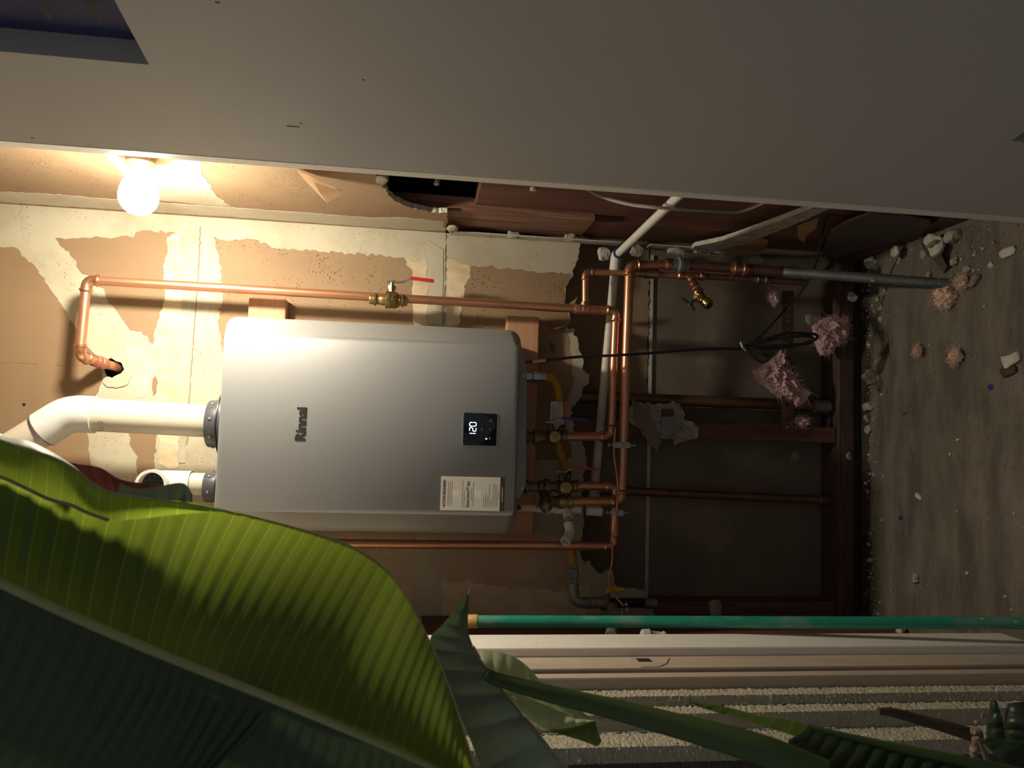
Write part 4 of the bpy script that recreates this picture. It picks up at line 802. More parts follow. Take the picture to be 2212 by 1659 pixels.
tuft(1668, 640, .0, [(1660, 620), (1678, 618), (1682, 640), (1674, 662), (1662, 652), (1658, 636)], PINK, 'small pale pink insulation wisp under the grey pipe', fib=250, depth=.012)
tuft(1728, 910, .01, [(1716, 902), (1728, 900), (1745, 905), (1748, 916), (1730, 922), (1718, 915)], PINK, 'faint pink wisp caught above the middle stud foot', fib=150, depth=.008)
def floor_tuft(px, py, sx, sz, lab, m=PEACH):
    p = atz(px, py, .012); b = B(); rn = random.Random(px)
    for k in range(3): chunk(b, p+V(rn.uniform(-.3, .3)*sx, rn.uniform(-.2, .2)*sx, rn.uniform(-.002, .004)), sx*.7, sx*.6, sz*.8, rn.uniform(0, 3), rn.uniform(-.4, .4), .45, 3, rn)
    for v in b.verts: v.co += V(*[noise.noise(v.co*260+V(k*9, 0, 0))*sx*.22 for k in range(3)])
    t_ = thing('insulation_tuft', lab, 'insulation', p); obj('wool', b, m, t_)
    b = B()
    for k in range(420):
        q_ = p+V(rn.gauss(0, .55)*sx, rn.gauss(0, .5)*sx, abs(rn.gauss(0, .6))*sz); sweep(b, [q_, q_+V(rn.gauss(0, .007), rn.gauss(0, .007), rn.gauss(.002, .004))], [.0004, .0002], 3, False)
    o = obj('loose_fibres', b, m, t_); o['kind'] = 'stuff'
floor_tuft(2045, 640, .030, .022, 'peach insulation lump beside the foot of the grey pipe'); floor_tuft(2078, 612, .015, .013, 'peach insulation lump wedged against the foot of the grey pipe')
floor_tuft(1984, 758, .009, .007, 'small peach insulation scrap alone on the floor'); floor_tuft(2065, 770, .018, .012, 'fluffy peach insulation scrap farther out on the floor')

# ================================================================== TORN PAPER, PLASTER AND DEBRIS
def flap(pts, m, label, name='torn_paper_flap', cat='torn paper', th=.0012, wall=None):
    b = B(); q_ = [p for p in pts]; c = sum(q_, V(0, 0, 0))/len(q_)
    n = len(q_); vs = [b.verts.new(p) for p in q_]; vm = [b.verts.new(lin(c, p, .5)+V(R.gauss(0, .0015), R.gauss(0, .003), R.gauss(0, .0015))) for p in q_]; vc_ = b.verts.new(c+V(0, -.002, 0))
    for i in range(n):
        j = (i+1) % n; b.faces.new((vs[i], vs[j], vm[j], vm[i])); b.faces.new((vm[i], vm[j], vc_))
    bmesh.ops.solidify(b, geom=b.faces[:], thickness=th)
    return tag(obj(name, b, m), label, cat)
W0 = lambda L_, Y_: [at(x, y, Y_) for x, y in L_]
flap([at(1178, 690, -.002), at(1192, 680, -.003), at(1230, 682, -.012), at(1234, 697, -.02), at(1218, 706, -.022), at(1200, 712, -.018), at(1186, 712, -.006)], TORN, 'curled tan paper flap beside the end of the lower mounting board', th=.002)
flap([at(1222, 662, -.004), at(1234, 652, -.02), at(1248, 641, -.028), at(1243, 652, -.03), at(1238, 664, -.02), at(1226, 670, -.005)], TORN, 'pointed tan paper shard sticking out above the copper tee')
flap([at(1187, 740, -.002), at(1196, 742, -.012), at(1200, 768, -.016), at(1194, 764, -.010)], TORN, 'thin pale paper sliver on the wall above the cord label')
flap([atx(640, 366, XR-.002), atx(650, 372, XR-.02), atx(662, 376, XR-.035), atx(690, 392, XR-.05), atx(748, 415, XR-.05), atx(706, 438, XR-.06), atx(680, 412, XR-.03), atx(655, 386, XR-.01)], TORN, 'large tan paper flap peeling off the side wall beside the door edge')
for L_, lab in (([(1362, 533), (1372, 528), (1395, 536), (1388, 548), (1372, 560), (1366, 548)], 'jagged plaster lump beside the blue-ringed elbow'),
           ([(1440, 530), (1482, 532), (1486, 552), (1470, 560), (1452, 556), (1436, 548)], 'pale plaster lump above the union nut'),
           ([(1494, 534), (1505, 530), (1520, 534), (1516, 546), (1500, 552)], 'brownish plaster lump right of the union nut'),
           ([(1534, 522), (1560, 524), (1570, 532), (1566, 545), (1575, 552), (1562, 550), (1540, 540)], 'knobbly plaster lump hanging on the red stud'),
           ([(1288, 534), (1312, 532), (1322, 545), (1310, 560), (1302, 568), (1292, 556)], 'large white plaster lump above the half-inch copper elbow'),
           ([(1232, 512), (1246, 514), (1240, 524), (1230, 520)], 'small plaster knob on the corner strip near the wall hole'),
           ([(1092, 500), (1116, 498), (1124, 508), (1112, 516), (1098, 514)], 'crumbly plaster knob halfway along the corner strip'),
           ([(1216, 508), (1236, 506), (1246, 514), (1226, 522)], 'crumbly plaster knob at the lower end of the corner strip'),
           ([(968, 484), (988, 490), (990, 502), (975, 503), (966, 494)], 'dusty plaster scrap at the broken corner of the side wall'),
           ([(936, 388), (950, 389), (950, 399), (937, 398)], 'small plaster cube stuck under the door edge over the side wall hole'),
           ([(1146, 403), (1160, 404), (1158, 414), (1147, 413)], 'small plaster nub hanging farther along the door edge'),
           ([(809, 378), (830, 382), (842, 390), (826, 397), (812, 392)], 'white plaster crumble at the top of the side wall hole')):
    Yp = -.02 if L_[0][0] > 1100 else -.06
    if L_[0][0] < 1000 or 1140 < L_[0][0] < 1150: P = [atx(x, y, XR-.004) for x, y in L_]; nv = V(-.010, 0, 0)
    else: P = [at(x, y, -.028) for x, y in L_]; nv = V(0, -.012, 0)
    c = sum(P, V(0, 0, 0))/len(P); e = [max(.006, (max(p[k] for p in P)-min(p[k] for p in P))/2) for k in range(3)]; kx = 1 if abs(nv.y) > 0 else 0; e[kx] = min(e[kx], .009); b = B(); rn_ = random.Random(len(lab)*31+L_[0][0])
    chunk(b, c, e[0]*.8, e[1]*.8, e[2]*.8, 0, 0, .05, 3, rn_); sc_ = max(e)
    for v in b.verts: v.co += V(*[noise.noise((v.co-c)*(1.3/sc_)+V(k*7+L_[0][0], 0, 0)) for k in range(3)])*min(e)*.7+V(*[noise.noise((v.co-c)*(4.5/sc_)+V(k*7, 3, 0)) for k in range(3)])*min(e)*.4
    tag(obj('plaster_lump', b, GYP if 'white' in lab or 'pale' in lab else GYPD), lab, 'plaster lump')
# corner strip left behind by the drywall
cs = thing('corner_strip', 'grey metal corner strip left along the broken wall corner', 'corner strip', at(1330, 530, -.012))
for pa, pb in (((972, 502), (1338, 527)), ((1402, 530), (1502, 534))):
    a_, c_ = atx(pa[0], pa[1], XR-.004), atx(pb[0], pb[1], XR-.004); a_.y = c_.y = -.020; a_.x = c_.x = XR-.004; b = B(); obox(b, lin(a_, c_, .5), V(.0018, 0, 0), V(0, .016, 0), V(0, 0, (a_.z-c_.z)/2)); obj('strip', b, SEAM, cs, smooth=False)
# hanging drywall strips on the right wall
def slab(pts, X, th, ms, label, name='drywall_piece', cat='drywall piece'):
    q_ = rough([atx(x, y, X) for x, y in pts], .0006, .010)
    for p in q_: p.x = X
    b = B(); plate(b, [q_], (th, 0, 0), side_mi=1); return tag(obj(name, b, ms, smooth=False), label, cat)
slab([(1494, 538), (1502, 532), (1560, 520), (1620, 500), (1680, 478), (1740, 455), (1775, 440), (1792, 452), (1740, 475), (1680, 500), (1610, 527), (1540, 545), (1500, 548)], XR-.012, .012, [GYPD, GYP], 'long broken drywall edge slanting across the red studs')
slab([(1530, 550), (1600, 530), (1640, 514), (1660, 520), (1655, 538), (1640, 548), (1600, 552)], XR-.006, .003, [TORN, TORN], 'tan paper wedge under the slanting drywall edge')
slab([(1722, 490), (1768, 472), (1762, 494), (1742, 508), (1738, 526), (1724, 515)], XR-.010, .003, [TORN, TORN], 'tan paper tatter hanging beside the black cord')
flap([at(1640, 550, -.06), at(1720, 552, -.07), at(1785, 556, -.10), at(1790, 570, -.12), at(1780, 582, -.12), at(1700, 584, -.10), at(1660, 580, -.08)], TORND, 'grey sheet of drywall paper lying over the grey pipe', th=.004, name='drywall_piece', cat='drywall piece')
slab([(1796, 500), (1830, 480), (1880, 462), (1960, 470), (2010, 480), (1990, 510), (1930, 520), (1850, 545), (1800, 560), (1770, 562)], XR-.002, .006, [mat('dark_board', (.11, .085, .065), (.08, .06, .046), 6, .85), TORND], 'dark brown sheet of board leaning at the foot of the side wall')
# floor debris: pieces one can tell apart
def deb(px, py, sx, sy, sz, rz, m, lab, rx=0, name='plaster_chunk', cat='plaster chunk', jit=.16, sub=1, z=None, Yp=None):
    sub = 3 if max(sx, sy) > .009 else 2
    p = atz(px, py, sz*.7 if z is None else z) if Yp is None else at(px, py, Yp); b = B(); chunk(b, p, sx, sy, sz, rz, rx, jit*.25, sub, random.Random(px*7+py)); sc_ = max(sx, sy); of = V(px*.37, py*.11, 0)
    for v in b.verts: v.co += V(*[noise.noise((v.co-p)*(1.1/sc_)+of+V(k*7, 0, 0)) for k in range(3)])*min(sx, sy, sz*2)*.55+V(*[noise.noise((v.co-p)*(3.5/sc_)+of+V(k*7, 3, 0)) for k in range(3)])*min(sx, sy, sz*2)*.2
    return tag(obj(name, b, m), lab, cat)
deb(2020, 530, .026, .022, .010, .4, GYP, 'largest white plaster chunk with a torn paper corner near the door', .5, z=.03)
deb(2012, 527, .006, .013, .002, .4, TORND, 'torn tan paper strip stuck on the largest white chunk', .5, 'paper_scrap', 'torn paper', z=.047)
deb(2058, 510, .014, .018, .014, .2, GYPD, 'rough plaster lump between the largest white chunk and the door')
deb(2176, 545, .010, .022, .004, .1, GYP, 'pale oval plaster flake lying alone near the frame edge')
deb(2140, 573, .006, .006, .004, .9, GYP, 'tiny white plaster crumb between the oval flake and the pipe')
deb(1882, 812, .018, .026, .010, .25, GYPD, 'rectangular plaster chunk against the foot of the back wall', .2)
deb(1873, 878, .011, .018, .009, .1, GYPD, 'rounded plaster chunk along the wall foot below the rectangular one')
deb(2184, 778, .014, .024, .006, .4, GYP, 'plaster flake resting on a dark bark chip')
deb(2178, 800, .012, .024, .005, .2, STALK, 'dark bark chip lying on the floor near the frame edge', name='bark_chip', cat='bark chip')
deb(2105, 605, .009, .020, .008, .5, TORND, 'splintered wood scrap beside the foot of the grey pipe', name='wood_scrap', cat='wood scrap')
deb(1984, 1073, .006, .014, .004, -.5, GYP, 'small cream plaster flake in the middle of the floor')
deb(1870, 1044, .005, .008, .004, 0, GYP, 'bright pebble of plaster at the wall foot')
deb(1978, 1250, .010, .010, .006, 0, GYPD, 'plaster crumb lying near the green handle on the floor')
deb(1880, 1210, .006, .014, .006, .2, GYPD, 'narrow plaster crumb at the wall foot near the green handle')
deb(1943, 1367, .010, .022, .006, 1.2, GYP, 'long pale plaster sliver behind the white jamb', z=.02)
deb(2140, 836, .006, .008, .001, .3, BLUEF, 'blue paint fleck near a pale flake on the floor', name='paint_fleck', cat='paint fleck', z=.002)
deb(1945, 1118, .006, .007, .001, .3, BLUEF, 'blue paint fleck alone in the open floor', name='paint_fleck', cat='paint fleck', z=.002)
deb(1990, 745, .002, .004, .001, .3, BLUEF, 'tiny blue speck between two insulation scraps', name='paint_fleck', cat='paint fleck', z=.002)
deb(1954, 893, .004, .010, .001, .2, mat('green_scrap', (.05, .09, .02), rough=.6), 'tiny green leaf scrap on the floor', name='leaf_scrap', cat='leaf scrap', z=.002)
deb(2070, 950, .003, .006, .003, .2, GYP, 'small white plaster crumb right of the middle of the floor')
deb(1832, 985, .012, .010, .010, .3, GYPD, 'plaster lump sitting on the sill plate beside the middle stud', Yp=.006)
deb(1880, 566, .016, .016, .010, .6, GYP, 'broken white plaster lump in the far corner under the grey pipe', z=.012)
deb(1932, 545, .012, .016, .008, .6, GYP, 'plaster piece with torn tan face in the far corner', z=.03)
deb(1840, 640, .014, .010, .012, .2, GYP, 'white plaster lump wedged on the sill plate by the pink tuft', Yp=-.002)
deb(1760, 690, .020, .008, .026, .1, GYPD, 'speckled plaster slab standing behind the pink tuft', Yp=.094)
deb(1716, 985, .016, .010, .012, .2, TORND, 'brown rounded scrap under the foot of the middle stud', Yp=.020)
deb(1545, 1318, .030, .012, .018, .0, GYPD, 'wide plaster lump on the left stud above the green handle', Yp=.006)
b = B(); q_ = [atz(x, y, z_) for x, y, z_ in ((1985, 512, .02), (2008, 522, .028), (2030, 545, .028), (2046, 575, .016), (2038, 592, .003), (2020, 566, .010), (1996, 545, .010))]
flap(q_, TORND, 'curled grey paper sheet standing against the floor debris by the door', th=.0015)
b = B(); flap([atz(x, y, z_) for x, y, z_ in ((1895, 770, .004), (1912, 735, .012), (1918, 765, .004))], TORND, 'thin triangular paper scrap leaning at the wall foot')
rn = random.Random(21)
for k in range(26):
    px_, py_ = (1872+abs(rn.gauss(0, 30)), rn.uniform(555, 700)) if k < 9 else (rn.uniform(1930, 2125), rn.uniform(492, 610)) if k < 20 else (1868+abs(rn.gauss(0, 12)), rn.uniform(700, 1320))
    q_ = atz(px_, py_, .004)
    if q_.y > -.008 or q_.x > XR-.02: continue
    s_ = rn.uniform(.005, .0125); deb(int(px_), int(py_), s_, s_*rn.uniform(.7, 1.3), s_*.6, rn.uniform(0, 3), rn.choice((GYP, GYPD, GYPD)), 'one of the rough plaster pieces littering the foot of the walls', rn.uniform(-.3, .3))['group'] = 'rough plaster pieces along the wall foot'
# small separate crumbs (tell-apart-less): shared label and group
rn = random.Random(3); meshes = []
for k in range(6):
    b = B(); chunk(b, V(0, 0, 0), .0042, .0038, .003, 0, 0, .35, 1, rn); me = bpy.data.meshes.new('crumb'); b.to_mesh(me); b.free(); me.materials.append(GYP if k % 2 else GYPD); meshes.append(me)
for k in range(150):
    if k < 95: px_, py_ = 1872+abs(rn.gauss(0, 22)), rn.uniform(600, 1330)
    elif k < 125: px_, py_ = rn.uniform(1890, 2120), 470+abs(rn.gauss(0, 60))+20
    else: px_, py_ = rn.uniform(1880, 2205), rn.uniform(520, 1320)
    p = atz(px_, py_, .002)
    if p.y > -.004 or p.x > XR-.01 or p.x < XL+.01: continue
    o = link('plaster_crumb', rn.choice(meshes)); o.location = p; o.rotation_euler = (rn.uniform(0, 6), rn.uniform(0, 6), rn.uniform(0, 6)); s_ = rn.uniform(.35, 1.2); o.scale = (s_, s_, s_)
    tag(o, 'one of the small plaster crumbs scattered over the concrete floor', 'plaster crumb', 'small plaster crumbs on the floor')
b = B()
for k in range(9500):
    e = rn.random()
    if e < .6: x_, y_ = rn.uniform(XL+.01, XR-.01), -abs(rn.gauss(0, .035))-.003
    elif e < .8: x_, y_ = XR-.005-abs(rn.gauss(0, .06)), rn.uniform(-.6, -.003)
    else: x_, y_ = rn.uniform(XL+.01, XR-.01), rn.uniform(-.75, -.003)
    if x_ < XL+.01: continue
    s_ = min(.0042, .0009*math.exp(rn.gauss(0, .6))); c = V(x_, y_, s_*.5+.0008)
    vs = [b.verts.new(c+V(rn.gauss(0, 1), rn.gauss(0, 1), rn.gauss(0, .7)).normalized()*s_) for _ in range(4)]
    for f in ((0, 1, 2), (0, 2, 3), (0, 3, 1), (1, 3, 2)): b.faces.new([vs[i] for i in f])
o = obj('plaster_dust', b, CRUMB, smooth=False); tag(o, 'fine plaster grit spread along the foot of the walls', 'debris'); o['kind'] = 'stuff'
b = B(); nn = 60
rows = [[b.verts.new((XL+.005+(XR-XL-.01)*i/nn, -.001-t*(.03+.02*noise.noise(V(i*.4, 3, 0))), .006*(1-t)**2+.002+.002*noise.noise(V(i*.9, t*3, 7)))) for t in (0, .3, .65, 1)] for i in range(nn+1)]
for r_ in rows: r_[3].co.z = .0004
for i in range(nn):
    for j in range(3): b.faces.new((rows[i][j], rows[i+1][j], rows[i+1][j+1], rows[i][j+1]))
o = obj('dirt_bank', b, DIRT); tag(o, 'dark dirt drifted along the foot of the back wall', 'dirt'); o['kind'] = 'stuff'

# ================================================================== GREEN HANDLE
t0 = at(985, 1342, -.40); t1 = at(2212, 1346, -.585); d = t1-t0; t2 = t0+d*((.004-t0.z)/d.z)
GH = thing('tool_handle', 'tall green painted tool handle with ochre top leaning at the left jamb', 'tool handle', t2)
tm = t0+d*((at(1030, 1342, -.406)-t0).length/d.length)
b = B(); sweep(b, [tm, lin(tm, t2, .3), lin(tm, t2, .7), t2], .0125, 22); obj('shaft', b, GREENH, GH)
b = B(); lathe(b, tm+(tm-t0)*.06, (t0-tm), [(0, .0128), (.001, .0142), ((t0-tm).length*.55, .0142), ((t0-tm).length*.6, .0125), ((t0-tm).length*.95, .0120), ((t0-tm).length, .009)], 22); obj('end_sleeve', b, YELC, GH, label='ochre sleeve on the handle end')
# grey pipes half hidden behind the jamb
b = B(); sweep(b, [at(1325, 1348, -.22), at(1320, 1378, -.30)], [.013, .016], 18); tag(obj('pipe_stub', b, GALV), 'dusty grey pipe stub half hidden behind the white jamb', 'pipe')
b = B(); lathe(b, at(1395, 1368, -.36)+V(-.004, 0, .012), (0, 0, -1), [(0, .006), (.004, .013), (.02, .014), (.024, .010), (.05, .007), (.054, .009), (.06, .006)], 16); tag(obj('hose_fitting', b, PVCD), 'pale rounded fitting peeking over the white jamb below the green handle', 'fitting')

# ================================================================== BANANA PLANT
def leafmat(name, c_hi, c_lo, tr, tf, vein, nv, vc=.06, rough_=.38, sheen=.5):
    m = bpy.data.materials.new(name); m.use_nodes = True; nt = m.node_tree; N = nt.nodes; L = nt.links; b = N['Principled BSDF']
    uv = N.new('ShaderNodeUVMap'); sp = N.new('ShaderNodeSeparateXYZ'); L.new(uv.outputs[0], sp.inputs[0])
    mu = N.new('ShaderNodeMath'); mu.operation = 'MULTIPLY'; mu.inputs[1].default_value = nv; L.new(sp.outputs[0], mu.inputs[0])
    fr = N.new('ShaderNodeMath'); fr.operation = 'PINGPONG'; fr.inputs[1].default_value = .5; L.new(mu.outputs[0], fr.inputs[0])
    rp = N.new('ShaderNodeValToRGB'); rp.color_ramp.elements[0].position = 0; rp.color_ramp.elements[0].color = (1, 1, 1, 1); rp.color_ramp.elements[1].position = vc; rp.color_ramp.elements[1].color = (0, 0, 0, 1); L.new(fr.outputs[0], rp.inputs[0])
    tc = N.new('ShaderNodeTexCoord'); no = N.new('ShaderNodeTexNoise'); no.inputs['Scale'].default_value = 9; no.inputs['Detail'].default_value = 5; L.new(tc.outputs['Object'], no.inputs['Vector'])
    cr = N.new('ShaderNodeValToRGB'); cr.color_ramp.elements[0].position = .35; cr.color_ramp.elements[1].position = .65; cr.color_ramp.elements[0].color = (*c_lo, 1); cr.color_ramp.elements[1].color = (*c_hi, 1); L.new(no.outputs[0], cr.inputs[0])
    mx = N.new('ShaderNodeMix'); mx.data_type = 'RGBA'; L.new(rp.outputs[0], mx.inputs[0]); L.new(cr.outputs[0], mx.inputs[6]); mx.inputs[7].default_value = (*vein, 1); L.new(mx.outputs[2], b.inputs['Base Color'])
    b.inputs['Roughness'].default_value = rough_; b.inputs['Specular IOR Level'].default_value = sheen
    t = N.new('ShaderNodeBsdfTranslucent'); mt = N.new('ShaderNodeMix'); mt.data_type = 'RGBA'; L.new(rp.outputs[0], mt.inputs[0]); mt.inputs[6].default_value = (*tr, 1); mt.inputs[7].default_value = (min(1, tr[0]*1.6), min(1, tr[1]*1.35), tr[2]*1.4, 1); L.new(mt.outputs[2], t.inputs['Color'])
    ms = N.new('ShaderNodeMixShader'); ms.inputs[0].default_value = tf; L.new(b.outputs[0], ms.inputs[1]); L.new(t.outputs[0], ms.inputs[2]); L.new(ms.outputs[0], N['Material Output'].inputs[0])
    return m
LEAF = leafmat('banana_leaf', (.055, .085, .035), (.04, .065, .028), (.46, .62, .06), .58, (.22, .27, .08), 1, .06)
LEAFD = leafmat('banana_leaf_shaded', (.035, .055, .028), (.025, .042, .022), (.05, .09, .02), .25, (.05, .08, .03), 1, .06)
LEAFP = leafmat('banana_leaf_underside', (.52, .58, .36), (.44, .50, .30), (.40, .50, .14), .3, (.36, .42, .26), 1, .05, .55)
LEAFG = leafmat('banana_leaf_greyish', (.26, .30, .24), (.19, .225, .17), (.10, .15, .05), .2, (.22, .25, .19), 1, .07, .5)
LEAFY = leafmat('banana_leaf_bright', (.10, .16, .03), (.07, .12, .025), (.20, .30, .02), .35, (.16, .22, .05), 1, .06)
def interp(ks, t):
    n = len(ks)-1; x = t*n; i = min(n-1, int(x)); f = x-i
    a0 = ks[max(0, i-1)]; a1 = ks[i]; a2 = ks[i+1]; a3 = ks[min(n, i+2)]
    return tuple(.5*((2*a1[k])+(a2[k]-a0[k])*f+(2*a0[k]-5*a1[k]+4*a2[k]-a3[k])*f*f+(3*a1[k]-a0[k]-3*a2[k]+a3[k])*f**3) for k in range(len(a1)))
def blade(name, parent, mids, edges, m, nveins, corr=.0016, ns=240, ntt=34, bulge=.03, curl=0, edge_wave=0, droop=0, label=None):
    """mids/edges: matching (px,py,distance) stations; veins run from midrib to margin"""
    b = B(); uvl = b.loops.layers.uv.new('UVMap'); G = []; uvv = {}
    for i in range(ns+1):
        s = i/ns; M = interp(mids, s); E_ = interp(edges, s); row = []
        A_ = atd(*M); C_ = atd(*E_)
        for j in range(ntt+1):
            t = j/ntt
            tt = t
            mp_ = (M[0]+(E_[0]-M[0])*(t**1.25), M[1]+(E_[1]-M[1])*t, M[2]+(E_[2]-M[2])*t-bulge*math.sin(math.pi*t)*(1 if bulge else 0)-curl*max(0, t-.75)**2*8)
            ph = s*nveins; w = abs((ph % 1)-.5)*2
            dz = (corr(s) if callable(corr) else corr)*(w**2-.4)*min(1, t*5)*(1.0-.5*t)+edge_wave*t*t*math.sin(ph*2.1)
            p = atd(mp_[0], mp_[1], mp_[2]+dz); v = b.verts.new(p); uvv[v] = (ph+.5, t); row.append(v)
        G.append(row)
    for i in range(ns):
        for j in range(ntt):
            f = b.faces.new((G[i][j], G[i+1][j], G[i+1][j+1], G[i][j+1]))
            for l in f.loops: l[uvl].uv = uvv[l.vert]
    o = obj(name, b, m, parent, label=label)
    return o
BP = thing('banana_plant', 'banana plant with a huge ribbed leaf hanging across the lower left', 'plant', V(-.45, -1.35, 0))
# main leaf: upper half blade, midrib, lower half blades
mid = [(-160, 1178, .70), (0, 1258, .68), (150, 1328, .66), (300, 1393, .64), (400, 1434, .63), (500, 1474, .62), (600, 1514, .61), (700, 1556, .60), (800, 1599, .60), (880, 1634, .60), (950, 1665, .60), (1000, 1690, .60), (1045, 1722, .60)]
eu = [(-130, 905, .76), (40, 1010, .75), (200, 1080, .75), (390, 1082, .76), (545, 1116, .77), (665, 1148, .77), (765, 1183, .76), (840, 1238, .74), (900, 1330, .71), (942, 1415, .68), (980, 1510, .65), (1010, 1605, .62), (1046, 1718, .60)]
ml = blade('leaf', BP, mid, eu, LEAF, 40, corr=lambda s: .0006+.0045*max(0, 1-s/.42), bulge=-.012, label='huge backlit green blade with curved parallel veins')
blade('leaf', BP, [(-160, 1200, .77), (0, 1280, .75), (200, 1360, .73), (400, 1445, .71), (600, 1520, .69), (800, 1600, .68), (960, 1670, .67)], [(-140, 925, .79), (40, 985, .785), (190, 1052, .785), (350, 1100, .785), (600, 1200, .80), (830, 1300, .78), (930, 1450, .74)], LEAFD, 18, corr=.002, bulge=-.01, ns=80, ntt=14)  # unseen blade added behind the main leaf to cast shade on it
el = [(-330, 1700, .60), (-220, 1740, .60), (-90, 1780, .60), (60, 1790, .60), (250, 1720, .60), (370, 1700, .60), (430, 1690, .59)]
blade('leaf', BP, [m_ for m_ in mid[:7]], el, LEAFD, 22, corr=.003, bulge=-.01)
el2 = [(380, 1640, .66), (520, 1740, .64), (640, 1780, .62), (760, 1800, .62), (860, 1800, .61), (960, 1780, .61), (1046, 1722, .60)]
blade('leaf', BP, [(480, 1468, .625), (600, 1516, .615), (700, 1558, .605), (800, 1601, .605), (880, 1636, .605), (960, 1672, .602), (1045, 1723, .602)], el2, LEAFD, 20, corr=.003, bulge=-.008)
b = B(); q_ = [atd(x, y, d_-.004) for x, y, d_ in mid]; sp_ = spline(q_, 6); sweep(b, sp_, [.0050-.0036*i/len(sp_) for i in range(len(sp_))], 12); obj('midrib', b, mat('pale_midrib', (.42, .44, .20), (.36, .38, .16), 10, .45, trans=((.5, .5, .15), .3)), ml, label='pale yellow-green midrib')
# folded-over margin at the upper left
top_ = [(-130, 905, .742), (0, 951, .735), (60, 972, .733), (110, 986, .732), (160, 1012, .730), (200, 1044, .730), (235, 1062, .730), (300, 1075, .735), (380, 1085, .745), (480, 1103, .758)]
bot_ = [(-130, 985, .700), (0, 1030, .695), (50, 1052, .694), (105, 1078, .694), (150, 1090, .694), (190, 1108, .696), (235, 1124, .700), (290, 1122, .715), (380, 1112, .738), (480, 1104, .757)]
fm = blade('leaf', BP, top_, bot_, LEAF, 14, corr=.0005, bulge=.004, ns=120, ntt=12, label='leaf margin folded forward')
b = B(); q_ = spline([atd(x, y, d_-.001) for x, y, d_ in bot_[:7]], 6); sweep(b, rough(q_, .0006, .004, False), .0016, 6); obj('dry_edge', b, DRYLEAF, fm)
b = B(); q_ = spline([atd(x, y, d_-.001) for x, y, d_ in top_], 6); sweep(b, q_, .0011, 6); obj('pale_edge', b, mat('pale_leaf_edge', (.38, .38, .24), rough=.6), fm)
b = B(); q_ = spline([atd(x, y, d_+.0005) for x, y, d_ in eu[3:]], 8); sweep(b, q_, .0007, 5); obj('pale_edge', b, mat('pale_leaf_edge', (.4, .4, .25)), ml)
# pale curl and maroon-edged leaf behind it
blade('leaf', BP, [(-60, 925, .80), (15, 944, .80), (60, 952, .80), (110, 975, .80), (150, 1000, .80), (170, 1015, .80)], [(-60, 985, .78), (10, 975, .78), (60, 985, .78), (110, 1000, .78), (150, 1025, .78), (172, 1030, .78)], LEAFP, 5, .001, ns=60, ntt=8, bulge=.01, label='pale curled leaf edge')
blade('leaf', BP, [(120, 1090, .84), (180, 1100, .84), (240, 1120, .84), (300, 1130, .84), (360, 1140, .84), (418, 1150, .84)], [(110, 985, .86), (160, 1001, .86), (215, 1010, .86), (262, 1036, .86), (330, 1046, .86), (400, 1052, .85)], MAROON, 9, .003, ns=80, ntt=12, bulge=.006, label='maroon undersized leaf edge behind the main leaf')
blade('leaf', BP, [(245, 1125, .835), (300, 1135, .835), (340, 1140, .835), (380, 1150, .835), (416, 1150, .835)], [(258, 1044, .845), (300, 1056, .845), (345, 1050, .845), (395, 1044, .845), (416, 1068, .845)], LEAFG, 5, .004, ns=80, ntt=12, bulge=.006, label='grey-green leaf lobe with maroon rim')
# pointed leaf tip and the dark leaf below it
blade('leaf', BP, [(1013, 1278, .86), (985, 1315, .85), (955, 1350, .84), (930, 1378, .83), (935, 1420, .82), (960, 1480, .80), (1000, 1560, .78), (1040, 1660, .77), (1060, 1720, .76)], [(1014, 1279, .86), (1011, 1330, .85), (1012, 1365, .845), (1022, 1395, .84), (1040, 1432, .83), (1075, 1480, .82), (1118, 1535, .81), (1165, 1590, .80), (1250, 1680, .80)], LEAFG, 9, .005, ns=160, ntt=22, bulge=-.012, label='grey-green pointed leaf tip in front of the green handle')
b = B(); sweep(b, spline([atd(1022, 1262, .86), atd(1017, 1272, .86), atd(1012, 1284, .858)], 4), [.0004]*4+[.0012]*5, 6); obj('dry_tip', b, DRYLEAF, BP)
b = B(); sweep(b, spline([atd(x, y, .815) for x, y in ((1022, 1396), (1042, 1434), (1077, 1482), (1120, 1537), (1167, 1592), (1190, 1620))], 6), .0015, 6); obj('dry_edge', b, DRYLEAF, BP)
# pale underside leaf behind the stalk
blade('leaf', BP, [(1045, 1450, .93), (1075, 1475, .92), (1110, 1500, .92), (1150, 1520, .92), (1200, 1535, .92), (1250, 1548, .92), (1283, 1556, .92)], [(1036, 1405, .95), (1075, 1408, .95), (1112, 1420, .95), (1140, 1440, .95), (1160, 1462, .95), (1180, 1482, .94), (1286, 1557, .93)], LEAFP, 8, .003, ns=110, ntt=16, bulge=.008, label='pale green underside of a leaf behind the stalk')
blade('leaf', BP, [(1045, 1452, .925), (1090, 1480, .918), (1130, 1502, .918), (1180, 1524, .918), (1220, 1540, .918), (1255, 1550, .918), (1284, 1556, .918)], [(1060, 1480, .90), (1100, 1512, .90), (1135, 1548, .90), (1172, 1577, .90), (1215, 1573, .90), (1255, 1566, .90), (1285, 1558, .91)], LEAFP, 9, .004, ns=110, ntt=16, bulge=.008, label='pale ribbed lower half of the leaf behind the stalk')
blade('leaf', BP, [(1175, 1576, .905), (1215, 1574, .905), (1250, 1568, .905), (1278, 1560, .905), (1286, 1558, .905)], [(1190, 1580, .895), (1230, 1592, .895), (1262, 1602, .895), (1290, 1612, .895), (1299, 1600, .895)], LEAFY, 4, .002, ns=60, ntt=10, bulge=.004, label='bright green leaf tip folded under')
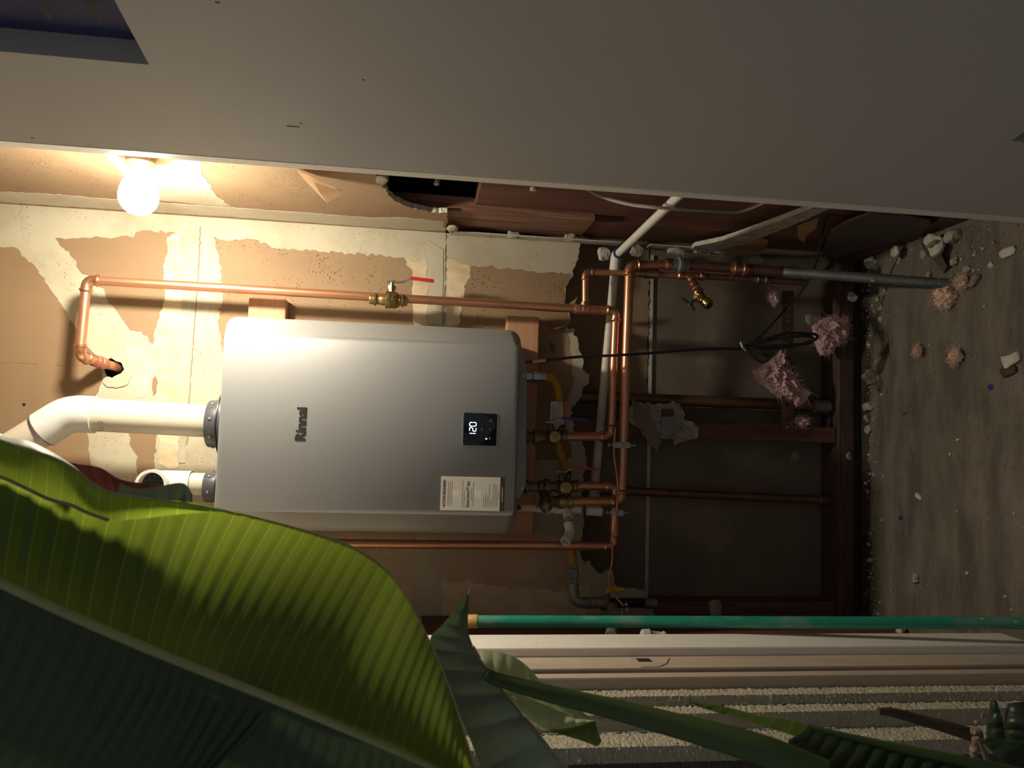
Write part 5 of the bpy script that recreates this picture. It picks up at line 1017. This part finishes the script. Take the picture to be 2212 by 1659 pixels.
b = B(); q_ = spline([atd(x, y, d_) for x, y, d_ in ((1050, 1455, .80), (1075, 1468, .80), (1180, 1497, .78), (1330, 1533, .76), (1500, 1578, .73), (1650, 1622, .70), (1780, 1680, .68))], 8); sweep(b, q_, [.0058+.0105*(i/len(q_))**1.2 for i in range(len(q_))], 18); obj('leaf_stalk', b, PETI, BP, label='thick green leaf stalk')
# rolled young leaf and dark ribbed leaf at the bottom
blade('leaf', BP, [(1484, 1516, .84), (1520, 1530, .83), (1570, 1545, .82), (1630, 1562, .80), (1700, 1585, .78), (1750, 1600, .77)], [(1486, 1515, .85), (1545, 1522, .85), (1600, 1535, .85), (1650, 1548, .84), (1710, 1556, .83), (1768, 1578, .80)], LEAFY, 8, .003, ns=90, ntt=12, bulge=.008, label='bright rolled young leaf over the stalk')
b = B(); sweep(b, spline([atd(1490, 1514, .84), atd(1489, 1506, .84), atd(1491, 1499, .84)], 4), [.0012]*4+[.0008]*4+[.0003], 6); obj('dry_tip', b, DRYLEAF, BP)
gl = [(1745, 1570, .80), (1800, 1586, .79), (1880, 1604, .78), (1960, 1622, .77), (2050, 1640, .76), (2150, 1662, .75), (2260, 1690, .74)]
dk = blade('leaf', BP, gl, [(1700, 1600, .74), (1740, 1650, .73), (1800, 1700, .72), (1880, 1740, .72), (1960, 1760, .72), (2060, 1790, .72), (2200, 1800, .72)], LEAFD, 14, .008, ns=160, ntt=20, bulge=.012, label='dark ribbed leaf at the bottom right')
b = B(); q_ = spline([atd(x, y, d_-.003) for x, y, d_ in gl], 6); sweep(b, q_, [.0035+.004*i/len(q_) for i in range(len(q_))], 12); obj('midrib', b, PETI, dk)
# dry brown stalk and strappy leaf stump at the right edge
b = B(); q_ = [atd(x, y, d_) for x, y, d_ in ((1897, 1536, .98), (1925, 1538, .98), (1990, 1556, .98), (2060, 1575, .97), (2115, 1590, .97))]; sweep(b, rough(q_, .001, .015, False), [.0045, .006, .0065, .007, .0075, .008, .0085, .009, .0095, .0095, .0095, .0095, .0095, .0095, .0095, .0095][:len(rough(q_, 0, .015, False))], 12); obj('dry_stalk', b, STALK, BP, label='broken brown leaf stalk')
for k, (m_, e_) in enumerate((([(2130, 1600, .90), (2132, 1560, .90), (2140, 1515, .90)], [(2172, 1600, .88), (2166, 1555, .88), (2152, 1512, .89)]),
                              ([(2168, 1605, .88), (2170, 1560, .88), (2176, 1520, .89)], [(2260, 1610, .86), (2240, 1560, .86), (2215, 1515, .88)]),
                              ([(2118, 1600, .86), (2160, 1640, .84), (2230, 1700, .83)], [(2150, 1595, .88), (2220, 1600, .86), (2290, 1620, .86)]),
                              ([(2112, 1600, .86), (2125, 1640, .86), (2138, 1690, .86)], [(2120, 1604, .865), (2140, 1640, .865), (2152, 1690, .865)]))):
    blade('leaf', BP, m_, e_, (LEAFD, LEAFD, LEAFD, LEAFG)[k], 3, .003, ns=40, ntt=10, bulge=.005)
b = B(); rn = random.Random(9)
for x, y, s_ in ((2108, 1580, .007), (2112, 1600, .008), (2106, 1618, .007), (2112, 1560, .004), (2125, 1545, .004), (2104, 1630, .005)): chunk(b, atd(x, y, .87), s_*.6, s_*.5, s_*.8, rn.uniform(0, 3), 0, .35, 2, rn)
obj('dry_husk', b, DRYLEAF, BP, label='dry beige husk at the leaf stump')
b = B(); sweep(b, spline([V(-.50, -1.30, 0), V(-.49, -1.31, .3), V(-.47, -1.32, .6)], 6), [.05, .05, .048, .047, .046, .045, .044, .043, .042, .041, .04, .039, .038], 20); obj('pseudostem', b, PETI, BP)
